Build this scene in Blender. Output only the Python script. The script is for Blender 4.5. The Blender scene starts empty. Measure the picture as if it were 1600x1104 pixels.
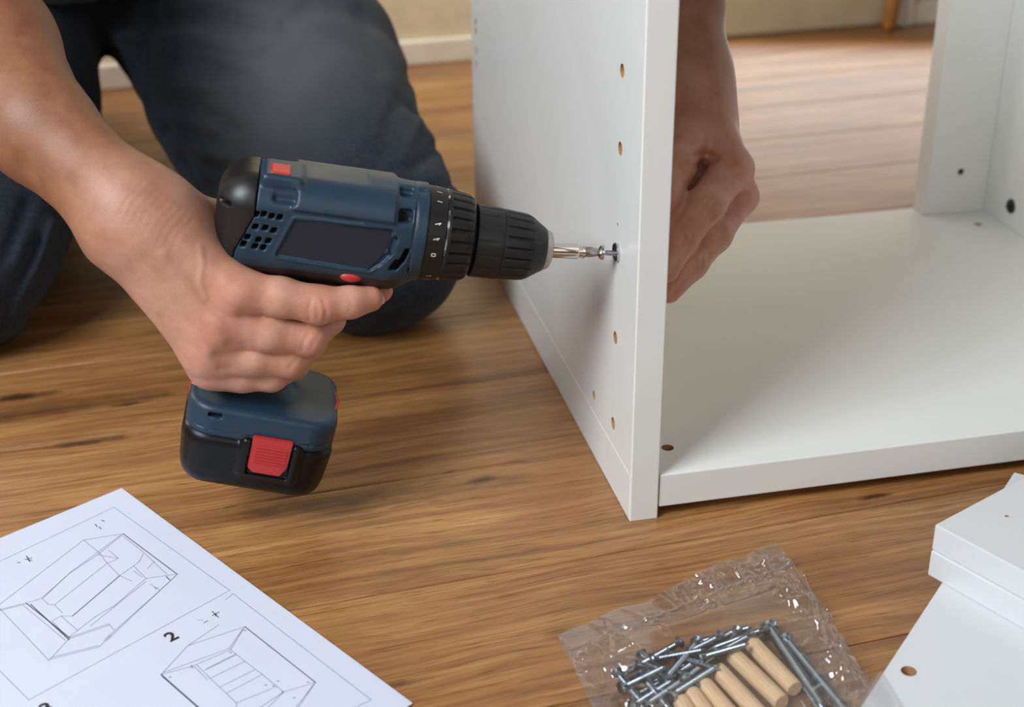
import bpy, bmesh, math, random
import numpy as np
from mathutils import Vector, Matrix, Euler

random.seed(7)
SC = bpy.context.scene
COL = SC.collection

# ------------------------------------------------------------------ camera
FPX, PITCH, ROLL, CAMH = 2177.0, 0.4550, -0.0102, 0.4947
camd = bpy.data.cameras.new('camera')
camera = bpy.data.objects.new('camera', camd)
COL.objects.link(camera)
camd.sensor_width = 36.0
camd.lens = FPX / 1600.0 * 36.0
camd.clip_start = 0.01
fwd = np.array([0, math.cos(PITCH), -math.sin(PITCH)])
upv = np.array([0, math.sin(PITCH), math.cos(PITCH)])
rgt = np.array([1.0, 0, 0])
_c, _s = math.cos(ROLL), math.sin(ROLL)
R_, U_ = _c * rgt + _s * upv, -_s * rgt + _c * upv
CAM = np.array([0, 0, CAMH])
camera.matrix_world = Matrix(((R_[0], U_[0], -fwd[0], 0), (R_[1], U_[1], -fwd[1], 0),
                              (R_[2], U_[2], -fwd[2], CAMH), (0, 0, 0, 1)))
camd.dof.use_dof = True
camd.dof.focus_distance = 0.86
camd.dof.aperture_fstop = 6.5
SC.camera = camera

# ------------------------------------------------------------------ world, window light, exposure
SC.view_settings.view_transform = 'Standard'
SC.view_settings.look = 'None'
SC.view_settings.gamma = 1.0
SC.view_settings.use_curve_mapping = False
SC.view_settings.exposure = 0.0
world = bpy.data.worlds.new('room_ambience')
SC.world = world
world.use_nodes = True
wb = world.node_tree.nodes['Background']
wb.inputs['Color'].default_value = (1.0, 0.93, 0.84, 1)
wb.inputs['Strength'].default_value = 0.095


def area_light(name, loc, target, sx, sy, power, color):
    d = bpy.data.lights.new(name, 'AREA')
    d.shape = 'RECTANGLE'
    d.size, d.size_y = sx, sy
    d.energy = power
    d.color = color
    o = bpy.data.objects.new(name, d)
    COL.objects.link(o)
    o.location = loc
    o.rotation_euler = (Vector(target) - Vector(loc)).to_track_quat('-Z', 'Y').to_euler()
    return o


area_light('window_light', (-0.90, -0.06, 1.26), (0.05, 0.9, 0.1), 0.75, 0.80, 37, (0.89, 0.95, 1.0))
area_light('front_fill_light', (0.55, -0.95, 1.15), (0.1, 0.9, 0.1), 1.5, 1.3, 8, (1.0, 0.93, 0.84))  # unseen fill added for warm bounce from the room behind the lens
area_light('rear_left_fill_light', (-1.10, 1.58, 0.86), (0.4, 1.25, 0.15), 0.5, 0.45, 11, (0.97, 0.98, 1.0))  # unseen light added to brighten the left edge of the rear post
area_light('floor_sheen_light', (0.50, 2.05, 0.13), (0.42, 0.9, 0.10), 1.1, 0.22, 1.9, (1.0, 0.97, 0.93))  # unseen low strip added for a pale sheen on the far floor
area_light('far_glint_light', (0.95, 2.05, 1.55), (0.12, 0.90, 0.22), 0.7, 0.7, 2.5, (0.95, 0.97, 1.0))  # unseen light added for glints on the bag film and the left hand
area_light('wall_fill_light', (-0.05, 1.56, 0.70), (-0.10, 1.97, 0.35), 0.3, 0.3, 4.0, (1.0, 0.95, 0.86))  # no lamp stands here: added to brighten the back wall and baseboard


# ------------------------------------------------------------------ helpers
def ray(x, y):
    return fwd + (x - 800) / FPX * R_ - (y - 552) / FPX * U_


def on_level(x, y, z=0.0):
    d = ray(x, y)
    return CAM + d * ((z - CAMH) / d[2])


def at_depth(x, y, t):
    return CAM + t * ray(x, y)


def project(P):
    d = np.asarray(P) - CAM
    return 800 + FPX * (d @ R_) / (d @ fwd), 552 - FPX * (d @ U_) / (d @ fwd)


def srgb(r, g, b):
    return tuple(((c / 255.0) / 12.92 if c <= 10 else ((c / 255.0 + 0.055) / 1.055) ** 2.4) for c in (r, g, b)) + (1.0,)


class NT:
    """small node-tree builder"""
    def __init__(self, name):
        self.m = bpy.data.materials.new(name)
        self.m.use_nodes = True
        self.t = self.m.node_tree
        self.bsdf = self.t.nodes['Principled BSDF']
        self.out = self.t.nodes['Material Output']

    def n(self, kind, **kw):
        nd = self.t.nodes.new(kind)
        for k, v in kw.items():
            if k.startswith('i_'):
                key = k[2:]
                key = int(key) if key.isdigit() else key.replace('_', ' ')
                self.set(nd, key, v)
            else:
                setattr(nd, k, v)
        return nd

    def set(self, nd, key, v):
        if isinstance(v, bpy.types.NodeSocket):
            self.t.links.new(v, nd.inputs[key])
        else:
            nd.inputs[key].default_value = v

    def b(self, **kw):
        for k, v in kw.items():
            self.set(self.bsdf, k.replace('_', ' '), v)

    def math(self, op, a, b=None, c=None, clamp=False):
        nd = self.n('ShaderNodeMath', operation=op, use_clamp=clamp)
        self.set(nd, 0, a)
        if b is not None:
            self.set(nd, 1, b)
        if c is not None:
            self.set(nd, 2, c)
        return nd.outputs[0]

    def vmath(self, op, a, b=None):
        nd = self.n('ShaderNodeVectorMath', operation=op)
        self.set(nd, 0, a)
        if b is not None:
            self.set(nd, 1, b)
        return nd.outputs['Value'] if op in ('LENGTH', 'DOT_PRODUCT', 'DISTANCE') else nd.outputs[0]

    def noise(self, vec, scale, detail=3.0, rough=0.55, dist=0.0):
        nd = self.n('ShaderNodeTexNoise', i_Scale=scale, i_Detail=detail, i_Roughness=rough, i_Distortion=dist)
        self.set(nd, 'Vector', vec)
        return nd.outputs['Fac']

    def ramp(self, fac, stops, interp='LINEAR'):
        nd = self.n('ShaderNodeValToRGB')
        nd.color_ramp.interpolation = interp
        el = nd.color_ramp.elements
        while len(el) < len(stops):
            el.new(0.5)
        for e, (p, c) in zip(el, stops):
            e.position = p
            e.color = c if len(c) == 4 else tuple(c) + (1,)
        self.set(nd, 'Fac', fac)
        return nd.outputs['Color']

    def mix(self, fac, a, b, mode='MIX'):
        nd = self.n('ShaderNodeMix', data_type='RGBA', blend_type=mode)
        self.set(nd, 0, fac)
        self.set(nd, 6, a)
        self.set(nd, 7, b)
        return nd.outputs[2]

    def maprange(self, v, a, b, c, d):
        nd = self.n('ShaderNodeMapRange')
        for i, x in enumerate((v, a, b, c, d)):
            self.set(nd, i, x)
        return nd.outputs[0]

    def bump(self, height, strength, dist=0.001):
        nd = self.n('ShaderNodeBump', i_Strength=strength, i_Distance=dist)
        self.set(nd, 'Height', height)
        self.t.links.new(nd.outputs[0], self.bsdf.inputs['Normal'])
        return nd

    def coords(self, kind='Object'):
        return self.n('ShaderNodeTexCoord').outputs[kind]

    def mapping(self, vec, scale=(1, 1, 1), rot=(0, 0, 0), loc=(0, 0, 0)):
        nd = self.n('ShaderNodeMapping', i_Scale=scale, i_Rotation=rot, i_Location=loc)
        self.set(nd, 'Vector', vec)
        return nd.outputs[0]


def plain(name, col, rough=0.5, metal=0.0, grain=0.0, gscale=400, spec=0.5, coat=0.0, var=0.06):
    """plastic / metal with a little procedural variation in colour, gloss and relief"""
    t = NT(name)
    v = t.coords()
    nz = t.noise(v, 35, 4)
    dark = tuple(c * (1 - var) for c in col[:3]) + (1,)
    lite = tuple(min(1, c * (1 + var)) for c in col[:3]) + (1,)
    t.b(Base_Color=t.ramp(nz, [(0.3, dark), (0.7, lite)]), Metallic=metal, Specular_IOR_Level=spec, Coat_Weight=coat)
    t.b(Roughness=t.maprange(nz, 0.3, 0.7, rough * 0.9, rough * 1.1))
    if grain:
        t.bump(t.noise(v, gscale, 2), grain, 0.0005)
    return t.m


def tag(o, label=None, category=None, group=None, kind=None):
    if label:
        o['label'] = label
    if category:
        o['category'] = category
    if group:
        o['group'] = group
    if kind:
        o['kind'] = kind
    return o


def empty(name, loc=(0, 0, 0), M=None):
    o = bpy.data.objects.new(name, None)
    o.empty_display_size = 0.02
    COL.objects.link(o)
    if M is not None:
        o.matrix_world = M
    else:
        o.location = loc
    return o


def link(name, me, mats, parent=None, smooth=False, M=None):
    o = bpy.data.objects.new(name, me)
    COL.objects.link(o)
    for m in (mats if isinstance(mats, (list, tuple)) else [mats]):
        if m and m.name not in [x.name for x in me.materials if x]:
            me.materials.append(m)
    if smooth:
        me.polygons.foreach_set('use_smooth', [True] * len(me.polygons))
    if M is not None:
        o.matrix_world = M
    if parent is not None:
        o.parent = parent
    return o


def bm_mesh(bm, name='mesh'):
    me = bpy.data.meshes.new(name)
    bm.normal_update()
    bm.to_mesh(me)
    bm.free()
    return me


def box_bm(x0, x1, y0, y1, z0, z1, bevel=0.0, seg=2, bm=None):
    b = bmesh.new()
    bmesh.ops.create_cube(b, size=1.0)
    for v in b.verts:
        v.co = Vector((x0 + (v.co.x + 0.5) * (x1 - x0), y0 + (v.co.y + 0.5) * (y1 - y0), z0 + (v.co.z + 0.5) * (z1 - z0)))
    if bevel:
        bmesh.ops.bevel(b, geom=list(b.edges), offset=bevel, segments=seg, profile=0.5, affect='EDGES')
    if bm is None:
        return b
    tmp = bpy.data.meshes.new('t')
    b.to_mesh(tmp)
    b.free()
    bm.from_mesh(tmp)
    bpy.data.meshes.remove(tmp)
    return bm


def lathe_bm(prof, n=32, axis='x', flute=None, bm=None, close=True):
    """revolve (position, radius) pairs about an axis; flute(i, angle, r) may change a radius"""
    bm = bm or bmesh.new()
    rings = []
    for i, (p, r) in enumerate(prof):
        ring = []
        for k in range(n):
            a = 2 * math.pi * k / n
            rr = flute(i, a, r) if flute else r
            c, s = rr * math.cos(a), rr * math.sin(a)
            co = (p, c, s) if axis == 'x' else ((c, s, p) if axis == 'z' else (c, p, s))
            ring.append(bm.verts.new(co))
        rings.append(ring)
    for A, B in zip(rings, rings[1:]):
        for k in range(n):
            bm.faces.new((A[k], A[(k + 1) % n], B[(k + 1) % n], B[k]))
    if close:
        bm.faces.new(list(reversed(rings[0])))
        bm.faces.new(rings[-1])
    bmesh.ops.recalc_face_normals(bm, faces=bm.faces)
    return bm


def tube_bm(pts, r, n=10, bm=None):
    """round bar along a polyline; r is one radius or one per point"""
    bm = bm or bmesh.new()
    P = [Vector(p) for p in pts]
    rs = r if isinstance(r, (list, tuple)) else [r] * len(P)
    rings = []
    ref = Vector((0.3, 0.2, 0.93))
    for i, p in enumerate(P):
        d = (P[min(i + 1, len(P) - 1)] - P[max(i - 1, 0)]).normalized()
        a = d.cross(ref).normalized()
        b = d.cross(a)
        rings.append([bm.verts.new(p + rs[i] * (math.cos(2 * math.pi * k / n) * a + math.sin(2 * math.pi * k / n) * b)) for k in range(n)])
    for A, B in zip(rings, rings[1:]):
        for k in range(n):
            bm.faces.new((A[k], A[(k + 1) % n], B[(k + 1) % n], B[k]))
    bm.faces.new(list(reversed(rings[0])))
    bm.faces.new(rings[-1])
    bmesh.ops.recalc_face_normals(bm, faces=bm.faces)
    return bm


# ------------------------------------------------------------------ implicit surfaces (sparse surface nets)
def implicit_mesh(fn, lo, hi, h, name='implicit', B=14, slack=1.25):
    """mesh the zero set of fn(P, centre, radius) inside the box lo..hi with cells of size h"""
    lo, hi = np.array(lo, float), np.array(hi, float)
    nb = np.maximum(1, np.ceil((hi - lo) / (h * B)).astype(int))
    N = nb * B + 2
    half = h * B * math.sqrt(3) / 2
    idx = np.stack(np.meshgrid(*[np.arange(n) for n in nb], indexing='ij'), -1).reshape(-1, 3)
    cen = lo + (idx + 0.5) * h * B
    d = fn(cen, None, None)
    keep = idx[np.abs(d) < half * slack + 2 * h]
    g = np.stack(np.meshgrid(*[np.arange(B + 1)] * 3, indexing='ij'), -1)
    corners = np.array([[i, j, k] for i in (0, 1) for j in (0, 1) for k in (0, 1)])
    vk, vp, quads = [], [], []

    def key(c):
        return (c[..., 0] * N[1] + c[..., 1]) * N[2] + c[..., 2]
    for bi in keep:
        gi = g + bi * B
        P = lo + gi * h
        c = lo + (bi + 0.5) * h * B
        D = fn(P.reshape(-1, 3), c, half + 2 * h).reshape(B + 1, B + 1, B + 1)
        S = D < 0
        if S.all() or not S.any():
            continue
        cs = np.zeros((B, B, B), int)
        for (i, j, k) in corners:
            cs += S[i:i + B, j:j + B, k:k + B]
        act = np.argwhere((cs > 0) & (cs < 8))
        if len(act):
            acc = np.zeros((len(act), 3))
            cnt = np.zeros(len(act))
            for a in range(3):
                e = np.eye(3, dtype=int)[a]
                for c0 in corners:
                    if c0[a]:
                        continue
                    p0 = act + c0
                    p1 = p0 + e
                    d0 = D[p0[:, 0], p0[:, 1], p0[:, 2]]
                    d1 = D[p1[:, 0], p1[:, 1], p1[:, 2]]
                    m = (d0 < 0) != (d1 < 0)
                    t = np.where(m, d0 / np.where(d0 == d1, 1, d0 - d1), 0)
                    acc += np.where(m[:, None], p0 + t[:, None] * e, 0)
                    cnt += m
            vp.append(lo + (bi * B + acc / cnt[:, None]) * h)
            vk.append(key(act + bi * B))
        for a in range(3):
            e = np.eye(3, dtype=int)[a]
            u = np.eye(3, dtype=int)[(a + 1) % 3]
            v = np.eye(3, dtype=int)[(a + 2) % 3]
            sl = [slice(0, B)] * 3
            s1 = list(sl)
            s1[a] = slice(1, B + 1)
            A0, A1 = S[tuple(sl)], S[tuple(s1)]
            for flip in (0, 1):
                q = np.argwhere((A0 & ~A1) if not flip else (~A0 & A1)) + bi * B
                if not len(q):
                    continue
                k4 = [key(q - u - v), key(q - v), key(q), key(q - u)]
                if flip:
                    k4 = k4[::-1]
                ok = (q[:, (a + 1) % 3] > 0) & (q[:, (a + 2) % 3] > 0)
                quads.append(np.stack(k4, -1)[ok])
    vk, vp, quads = np.concatenate(vk), np.concatenate(vp), np.concatenate(quads)
    o = np.argsort(vk)
    vk, vp = vk[o], vp[o]
    pos = np.searchsorted(vk, quads)
    pos = np.minimum(pos, len(vk) - 1)
    good = (vk[pos] == quads).all(1)
    q = pos[good]
    me = bpy.data.meshes.new(name)
    me.vertices.add(len(vp))
    me.vertices.foreach_set('co', vp.astype(np.float32).ravel())
    me.loops.add(len(q) * 4)
    me.loops.foreach_set('vertex_index', q.astype(np.int32).ravel())
    me.polygons.add(len(q))
    me.polygons.foreach_set('loop_start', np.arange(0, len(q) * 4, 4, dtype=np.int32))
    me.polygons.foreach_set('use_smooth', np.ones(len(q), bool))
    me.update(calc_edges=True)
    me.validate()
    return me


def smin(a, b, k):
    if k <= 0:
        return np.minimum(a, b)
    hh = np.maximum(k - np.abs(a - b), 0) / k
    return np.minimum(a, b) - hh * hh * k * 0.25


def smax(a, b, k):
    return -smin(-a, -b, k)


def seg_dist(P, a, b):
    a, b = np.asarray(a, float), np.asarray(b, float)
    ab = b - a
    t = np.clip((P - a) @ ab / max(ab @ ab, 1e-12), 0, 1)
    return np.linalg.norm(P - a - t[:, None] * ab, axis=1), t


def capsule(a, b, ra, rb, flat=None, f=1.0):
    """tapered capsule; flat = unit normal along which the section is thinned by f (<1)"""
    a, b = np.asarray(a, float), np.asarray(b, float)
    if flat is not None:
        flat = np.asarray(flat, float) / np.linalg.norm(flat)
    ab = b - a
    L2 = max(ab @ ab, 1e-12)

    def fn(P):
        t = np.clip((P - a) @ ab / L2, 0, 1)
        v = P - a - t[:, None] * ab
        r = ra + (rb - ra) * t
        if flat is None:
            return np.linalg.norm(v, axis=1) - r
        w = v + ((1 / f - 1) * (v @ flat))[:, None] * flat
        l = np.linalg.norm(w, axis=1)
        return (l - r) * np.where(l > 1e-9, np.linalg.norm(v, axis=1) / np.maximum(l, 1e-9), f)
    fn.c = (a + b) / 2
    fn.r = np.linalg.norm(ab) / 2 + max(ra, rb)
    return fn


class Blend:
    """smooth union of primitives with culling per block"""
    def __init__(self, k, items):
        self.k, self.items = k, items
        cs = np.array([i.c for i in items])
        self.c = cs.mean(0)
        self.r = max(np.linalg.norm(i.c - self.c) + i.r for i in items)

    def __call__(self, P, c=None, rad=None, mk=0.0):
        d = None
        mk = max(mk, self.k)
        for i in self.items:
            if c is not None and np.linalg.norm(i.c - c) > i.r + rad + mk + 0.010:
                continue
            di = i(P, c, rad, mk) if isinstance(i, Blend) else i(P)
            d = di if d is None else smin(d, di, self.k)
        if d is None:
            d = np.full(len(P), 1.0)
        return d

# ------------------------------------------------------------------ materials of the setting
PLANK_ANG = math.radians(16.0)
KNOTS = []   # (x, y, half length, half width, strength) on the floor
for (kx, ky, rl, rw, st) in [(752, 749, .009, .005, .85), (690, 760, .05, .018, .30), (205, 630, .016, .0035, .85), (235, 620, .03, .004, .6), (140, 690, .035, .005, .85),
                             (30, 620, .03, .007, .9), (880, 988, .011, .009, .35), (600, 1073, .03, .0035, .8), (1365, 776, .013, .003, .9),
                             (1400, 78, .16, .02, .35), (1330, 195, .07, .022, .4), (1200, 138, .09, .007, .75), (1290, 222, .12, .007, .6),
                             (500, 786, .06, .008, .45), (330, 812, .05, .012, .35), (60, 640, .09, .01, .5), (1030, 800, .05, .01, .3)]:
    q = on_level(kx, ky)
    KNOTS.append((q[0], q[1], rl, rw, st))


def oak_material():
    t = NT('oak_floor')
    oi = t.n('ShaderNodeObjectInfo')
    rnd = oi.outputs['Random']
    loc = t.coords('Object')
    shift = t.n('ShaderNodeCombineXYZ')
    t.set(shift, 0, t.math('MULTIPLY', rnd, 61.0))
    t.set(shift, 1, t.math('MULTIPLY', rnd, 37.0))
    t.set(shift, 2, t.math('MULTIPLY', rnd, 19.0))
    p = t.vmath('ADD', loc, shift.outputs[0])
    # gentle waviness of the grain
    w1 = t.noise(t.mapping(p, (5, 13, 1)), 1.0, 2)
    w2 = t.noise(t.mapping(p, (22, 60, 1)), 1.0, 2)
    wy = t.math('ADD', t.math('MULTIPLY', t.math('SUBTRACT', w1, .5), .020), t.math('MULTIPLY', t.math('SUBTRACT', w2, .5), .0020))
    cy = t.n('ShaderNodeCombineXYZ')
    t.set(cy, 1, wy)
    pw = t.vmath('ADD', p, cy.outputs[0])
    broad = t.noise(t.mapping(pw, (4.5, 38, 1)), 1.0, 3, .55)
    mid = t.noise(t.mapping(pw, (6.5, 190, 1)), 1.0, 3, .6)
    fine = t.noise(t.mapping(pw, (15, 640, 1)), 1.0, 2, .6)
    pores = t.noise(t.mapping(pw, (40, 1000, 1)), 1.0, 2, .55)
    f = t.math('ADD', t.math('MULTIPLY', broad, .36), t.math('ADD', t.math('MULTIPLY', mid, .38), t.math('MULTIPLY', fine, .26)))
    f = t.math('ADD', f, t.math('MULTIPLY', t.math('SUBTRACT', rnd, .5), .07))
    col = t.ramp(f, [(.27, srgb(84, 50, 24)), (.41, srgb(126, 84, 45)), (.51, srgb(156, 110, 63)), (.61, srgb(176, 130, 79)), (.75, srgb(198, 155, 103))])
    # dark dashes of the open pores
    pm = t.maprange(pores, .58, .68, 0.0, .66)
    col = t.mix(pm, col, srgb(84, 50, 24))
    # brown smoky patches
    patch = t.noise(t.mapping(pw, (5, 17, 1)), 1.0, 4, .6)
    col = t.mix(t.maprange(patch, .48, .72, 0.0, .62), col, srgb(112, 68, 36))
    # knots and dark streaks at their places on the floor
    pos = t.n('ShaderNodeNewGeometry').outputs['Position']
    rag = t.noise(t.mapping(t.vmath('ADD', pos, (0, 0, 0)), (1, 1, 1)), 70, 4, .65)
    for (x, y, rl, rw, st) in KNOTS:
        m = t.n('ShaderNodeMapping', vector_type='POINT')
        m2 = t.vmath('SUBTRACT', pos, (x, y, 0))
        t.set(m, 'Vector', m2)
        t.set(m, 'Rotation', (0, 0, -PLANK_ANG))
        sc = t.vmath('MULTIPLY', m.outputs[0], (1 / rl, 1 / rw, 0))
        d = t.vmath('LENGTH', sc)
        d = t.math('ADD', d, t.math('MULTIPLY', t.math('SUBTRACT', rag, .5), 1.6))
        col = t.mix(t.maprange(d, .35, 1.25, st, 0.0), col, srgb(58, 32, 16))
    t.b(Base_Color=col, Roughness=t.maprange(fine, .3, .7, .33, .46), Specular_IOR_Level=.5, Coat_Weight=.18, Coat_Roughness=.24)
    h = t.math('ADD', t.math('MULTIPLY', fine, .5), t.math('MULTIPLY', t.math('SUBTRACT', 1.0, pm), .8))
    t.bump(h, .22, .0006)
    return t.m


M_OAK = oak_material()


def laminate(name, col, rough):
    t = NT(name)
    v = t.coords()
    nz = t.noise(v, 9, 3)
    t.b(Base_Color=t.ramp(nz, [(.3, tuple(c * .97 for c in col[:3]) + (1,)), (.7, col)]), Roughness=rough, Specular_IOR_Level=.5)
    t.bump(t.noise(v, 900, 2), .05, .0002)
    return t.m


M_WHITE = laminate('white_laminate', srgb(227, 228, 226), .27)
M_WHITE2 = laminate('white_laminate_boards', srgb(214, 216, 219), .38)
M_CHIP = plain('chipboard_core', srgb(176, 132, 86), .9, grain=.4, gscale=900, var=.25)
M_WALL = plain('beige_wall_paint', srgb(214, 199, 170), .85, grain=.15, gscale=120)
M_SKIRT = plain('white_skirting_paint', srgb(228, 222, 208), .5)
M_STEEL = plain('zinc_plated_steel', srgb(196, 199, 203), .24, metal=1.0, var=.1)
M_DARKHOLE = plain('dark_socket', srgb(22, 22, 22), .7)

# ------------------------------------------------------------------ floor of oak planks
ub = np.array([math.cos(PLANK_ANG), math.sin(PLANK_ANG), 0])
nb_ = np.array([-math.sin(PLANK_ANG), math.cos(PLANK_ANG), 0])
floor = link('floor', bm_mesh(box_bm(-3.2, 3.4, -1.6, 2.25, -.05, -.0125)), plain('screed', srgb(90, 80, 70), .9), M=Matrix.Rotation(PLANK_ANG, 4, 'Z'))
tag(floor, kind='structure')
PW, PL, GAP = .125, 2.6, .00045
plank_me = bm_mesh(box_bm(-PL / 2 + GAP, PL / 2 - GAP, -PW / 2 + GAP, PW / 2 - GAP, -.0125, 0, .0007, 1), 'plank')
row0 = .8065
rng = random.Random(11)
for r in range(-15, 11):
    y = row0 + (r + .5) * PW
    x = -1.0 - rng.uniform(0, .25) - PL
    for k in range(3):
        o = link('plank', plank_me, M_OAK)
        o.location = (x + PL / 2, y, rng.uniform(-.00012, .00012))
        o.parent = floor
        x += PL

# ------------------------------------------------------------------ back wall with its white baseboard
WOFF = 1.905
wallM = Matrix.Rotation(PLANK_ANG, 4, 'Z')
wall = link('wall_back', bm_mesh(box_bm(-2.2, 2.6, WOFF, WOFF + .12, -.03, 2.5)), M_WALL, M=wallM)
tag(wall, kind='structure')
bb = link('baseboard_back', bm_mesh(box_bm(-2.2, .62, WOFF - .012, WOFF + .001, 0, .034, .003, 2)), M_SKIRT, M=wallM)
tag(bb, kind='structure')

# wooden stool against the wall: only one leg reaches the frame
M_LEGWOOD = plain('honey_wood', srgb(150, 102, 48), .5, var=.2)


def wp(x, y, dz=0.0):
    """pixel on the floor -> wall frame (along, across)"""
    q = on_level(x, y)
    return q @ ub, q @ nb_


lx, ly = wp(1368, 38)[0], WOFF - .030
stool = empty('stool', M=wallM @ Matrix.Translation((lx + .165, ly - .02, 0)))
tag(stool, 'honey wood stool in front of the far beige wall', 'stool')
o = link('seat', bm_mesh(lathe_bm([(.430, .150), (.433, .160), (.455, .165), (.462, .160), (.463, .02)], 48, 'z')), M_LEGWOOD, stool)
for (ax, ay) in ((-.165, .02), (.10, .10), (.10, -.10)):
    link('leg', bm_mesh(tube_bm([(ax, ay, 0), (ax, ay, .01), (ax * .85, ay * .85, .432)], [.0105, .0115, .0155], 20)), M_LEGWOOD, stool, smooth=True)
link('stretcher', bm_mesh(tube_bm([(-.154, .0187, .19), (.0934, .0934, .19), (.0934, -.0934, .19), (-.154, .0187, .19)], .008, 12)), M_LEGWOOD, stool, smooth=True)
# beige door with white casings to the right of the cabinet's side panel
ax, ay = wp(1399, 34)
for k, cx_ in enumerate((.62, ax)):
    tr = link('trim_%d' % (k + 1), bm_mesh(box_bm(cx_ - .013, cx_ + .013, WOFF - .017, WOFF + .001, 0, 2.1, .003, 2)), M_SKIRT, M=wallM)
    tag(tr, kind='structure')
tr = link('trim_3', bm_mesh(box_bm(.62 - .013, ax + .013, WOFF - .017, WOFF + .001, 2.1, 2.128, .003, 2)), M_SKIRT, M=wallM)
tag(tr, kind='structure')
dr = link('door_1', bm_mesh(box_bm(.635, ax - .015, WOFF - .008, WOFF + .001, .004, 2.098, .003, 2)), plain('beige_door_paint', srgb(190, 176, 148), .6), M=wallM)
tag(dr, kind='structure')
dh = link('door_handle', bm_mesh(tube_bm([(.68, WOFF - .008, 1.0), (.68, WOFF - .05, 1.0), (.78, WOFF - .055, 1.0)], .009, 12)), M_STEEL, dr)
bb2 = link('baseboard_back', bm_mesh(box_bm(ax + .013, 2.6, WOFF - .012, WOFF + .001, 0, .034, .003, 2)), M_SKIRT, M=wallM)
tag(bb2, kind='structure')

# ------------------------------------------------------------------ half-built white cabinet
PSI, X0, Y0 = .2110, .0749, .7612
T = .019
cabM = Matrix.Translation((X0, Y0, 0)) @ Matrix.Rotation(PSI, 4, 'Z')
ex = np.array([math.cos(PSI), math.sin(PSI), 0])
ey = np.array([-math.sin(PSI), math.cos(PSI), 0])
cab = empty('cabinet', M=cabM)
tag(cab, 'half-built white laminate cabinet standing on the oak floor', 'cabinet')


def board_mesh(x0, x1, y0, y1, z0, z1, holes, bevel=.0009, groove=None):
    """bevelled board with blind holes: holes = (axis, sign, u, v, radius, depth)"""
    bm = box_bm(x0, x1, y0, y1, z0, z1, bevel, 2)
    me = bm_mesh(bm)
    if not holes and not groove:
        return me
    cut = bmesh.new()
    for (axis, sign, u, v, r, dep) in holes:
        face = {('x', -1): x0, ('x', 1): x1, ('y', -1): y0, ('y', 1): y1, ('z', 1): z1, ('z', -1): z0}[(axis, sign)]
        a, b = (face - sign * dep, face + sign * .004)
        prof = [(min(a, b), r), (max(a, b), r)]
        tmp = bmesh.new()
        lathe_bm(prof, 24, axis, bm=tmp)
        off = {'x': (0, u, v), 'y': (u, 0, v), 'z': (u, v, 0)}[axis]
        bmesh.ops.translate(tmp, verts=tmp.verts, vec=off)
        m2 = bpy.data.meshes.new('c')
        tmp.to_mesh(m2)
        tmp.free()
        cut.from_mesh(m2)
    if groove:
        box_bm(*groove, bm=cut)
    cme = bm_mesh(cut)
    A = bpy.data.objects.new('a', me)
    Bo = bpy.data.objects.new('b', cme)
    COL.objects.link(A)
    COL.objects.link(Bo)
    md = A.modifiers.new('cut', 'BOOLEAN')
    md.operation, md.object, md.solver = 'DIFFERENCE', Bo, 'EXACT'
    ev = A.evaluated_get(bpy.context.evaluated_depsgraph_get())
    out = bpy.data.meshes.new_from_object(ev)
    bpy.data.objects.remove(A)
    bpy.data.objects.remove(Bo)
    for p in out.polygons:
        c = p.center
        for (axis, sign, u, v, r, dep) in holes:
            face = {('x', -1): x0, ('x', 1): x1, ('y', -1): y0, ('y', 1): y1, ('z', 1): z1, ('z', -1): z0}[(axis, sign)]
            k = {'x': (c.x, c.y, c.z), 'y': (c.y, c.x, c.z), 'z': (c.z, c.x, c.y)}[axis]
            if abs(k[0] - face) > .0003 and abs(k[0] - face) < dep + .001 and math.hypot(k[1] - u, k[2] - v) < r * 1.05:
                p.material_index = 1
    return out


HY = .0424
holes = [('x', -1, HY, z, .0042, .012) for z in (.0502, .1125, .2377, .2849, .335)]
holes += [('x', -1, .0436, .1891, .0011, .006), ('x', -1, .0898, .0468, .0032, .010), ('x', -1, HY, .1715, .0030, .016)]
holes += [('x', -1, .498, z, .0035, .010) for z in (.206, .214, .188, .175)]
link('side_panel', board_mesh(0, T, 0, .521, 0, .50, holes), [M_WHITE, M_CHIP], cab)
link('edge_band', bm_mesh(box_bm(-.0002, .0006, .0014, .5196, .0012, .034, .0004, 2)), M_WHITE, cab)
link('bottom_shelf', board_mesh(T + .0008, .466, .0011, .416, .0079, .0319, [('z', 1, .0354, .0338, .0042, .012), ('z', 1, .4428, .362, .0035, .012)]), [M_WHITE, M_CHIP], cab)
link('rear_post', board_mesh(.4046, .466, .394, .416, .0319, .50, [('y', -1, .437, .0725, .0032, .01)]), [M_WHITE, M_CHIP], cab)
sp2 = link('side_panel', board_mesh(.466, .466 + T, 0, .416, 0, .50, [('x', -1, .345, .26, .004, .01), ('x', -1, .05, .1125, .004, .01)]), [M_WHITE, M_CHIP], cab)
# dark cam fastener on the inner face of the far side panel
d = ray(1580, 322)
tt = ((np.array([X0, Y0, 0]) - CAM) @ ex + .466) / (d @ ex)
q = CAM + tt * d - np.array([X0, Y0, 0])
cy_, cz_ = q @ ey, q[2]
bm = lathe_bm([(.4645, .0062), (.4660, .0068)], 20, 'x')
bmesh.ops.translate(bm, verts=bm.verts, vec=(0, cy_, cz_))
tmp = lathe_bm([(.4615, .0018), (.4650, .0022)], 12, 'x')
bmesh.ops.translate(tmp, verts=tmp.verts, vec=(0, cy_, cz_))
mm = bm_mesh(tmp)
bm.from_mesh(mm)
o = link('cam_lock', bm_mesh(bm), plain('dark_zinc', srgb(60, 60, 58), .4, metal=.8), sp2)
o['label'] = 'dark metal cam fastener'

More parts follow.
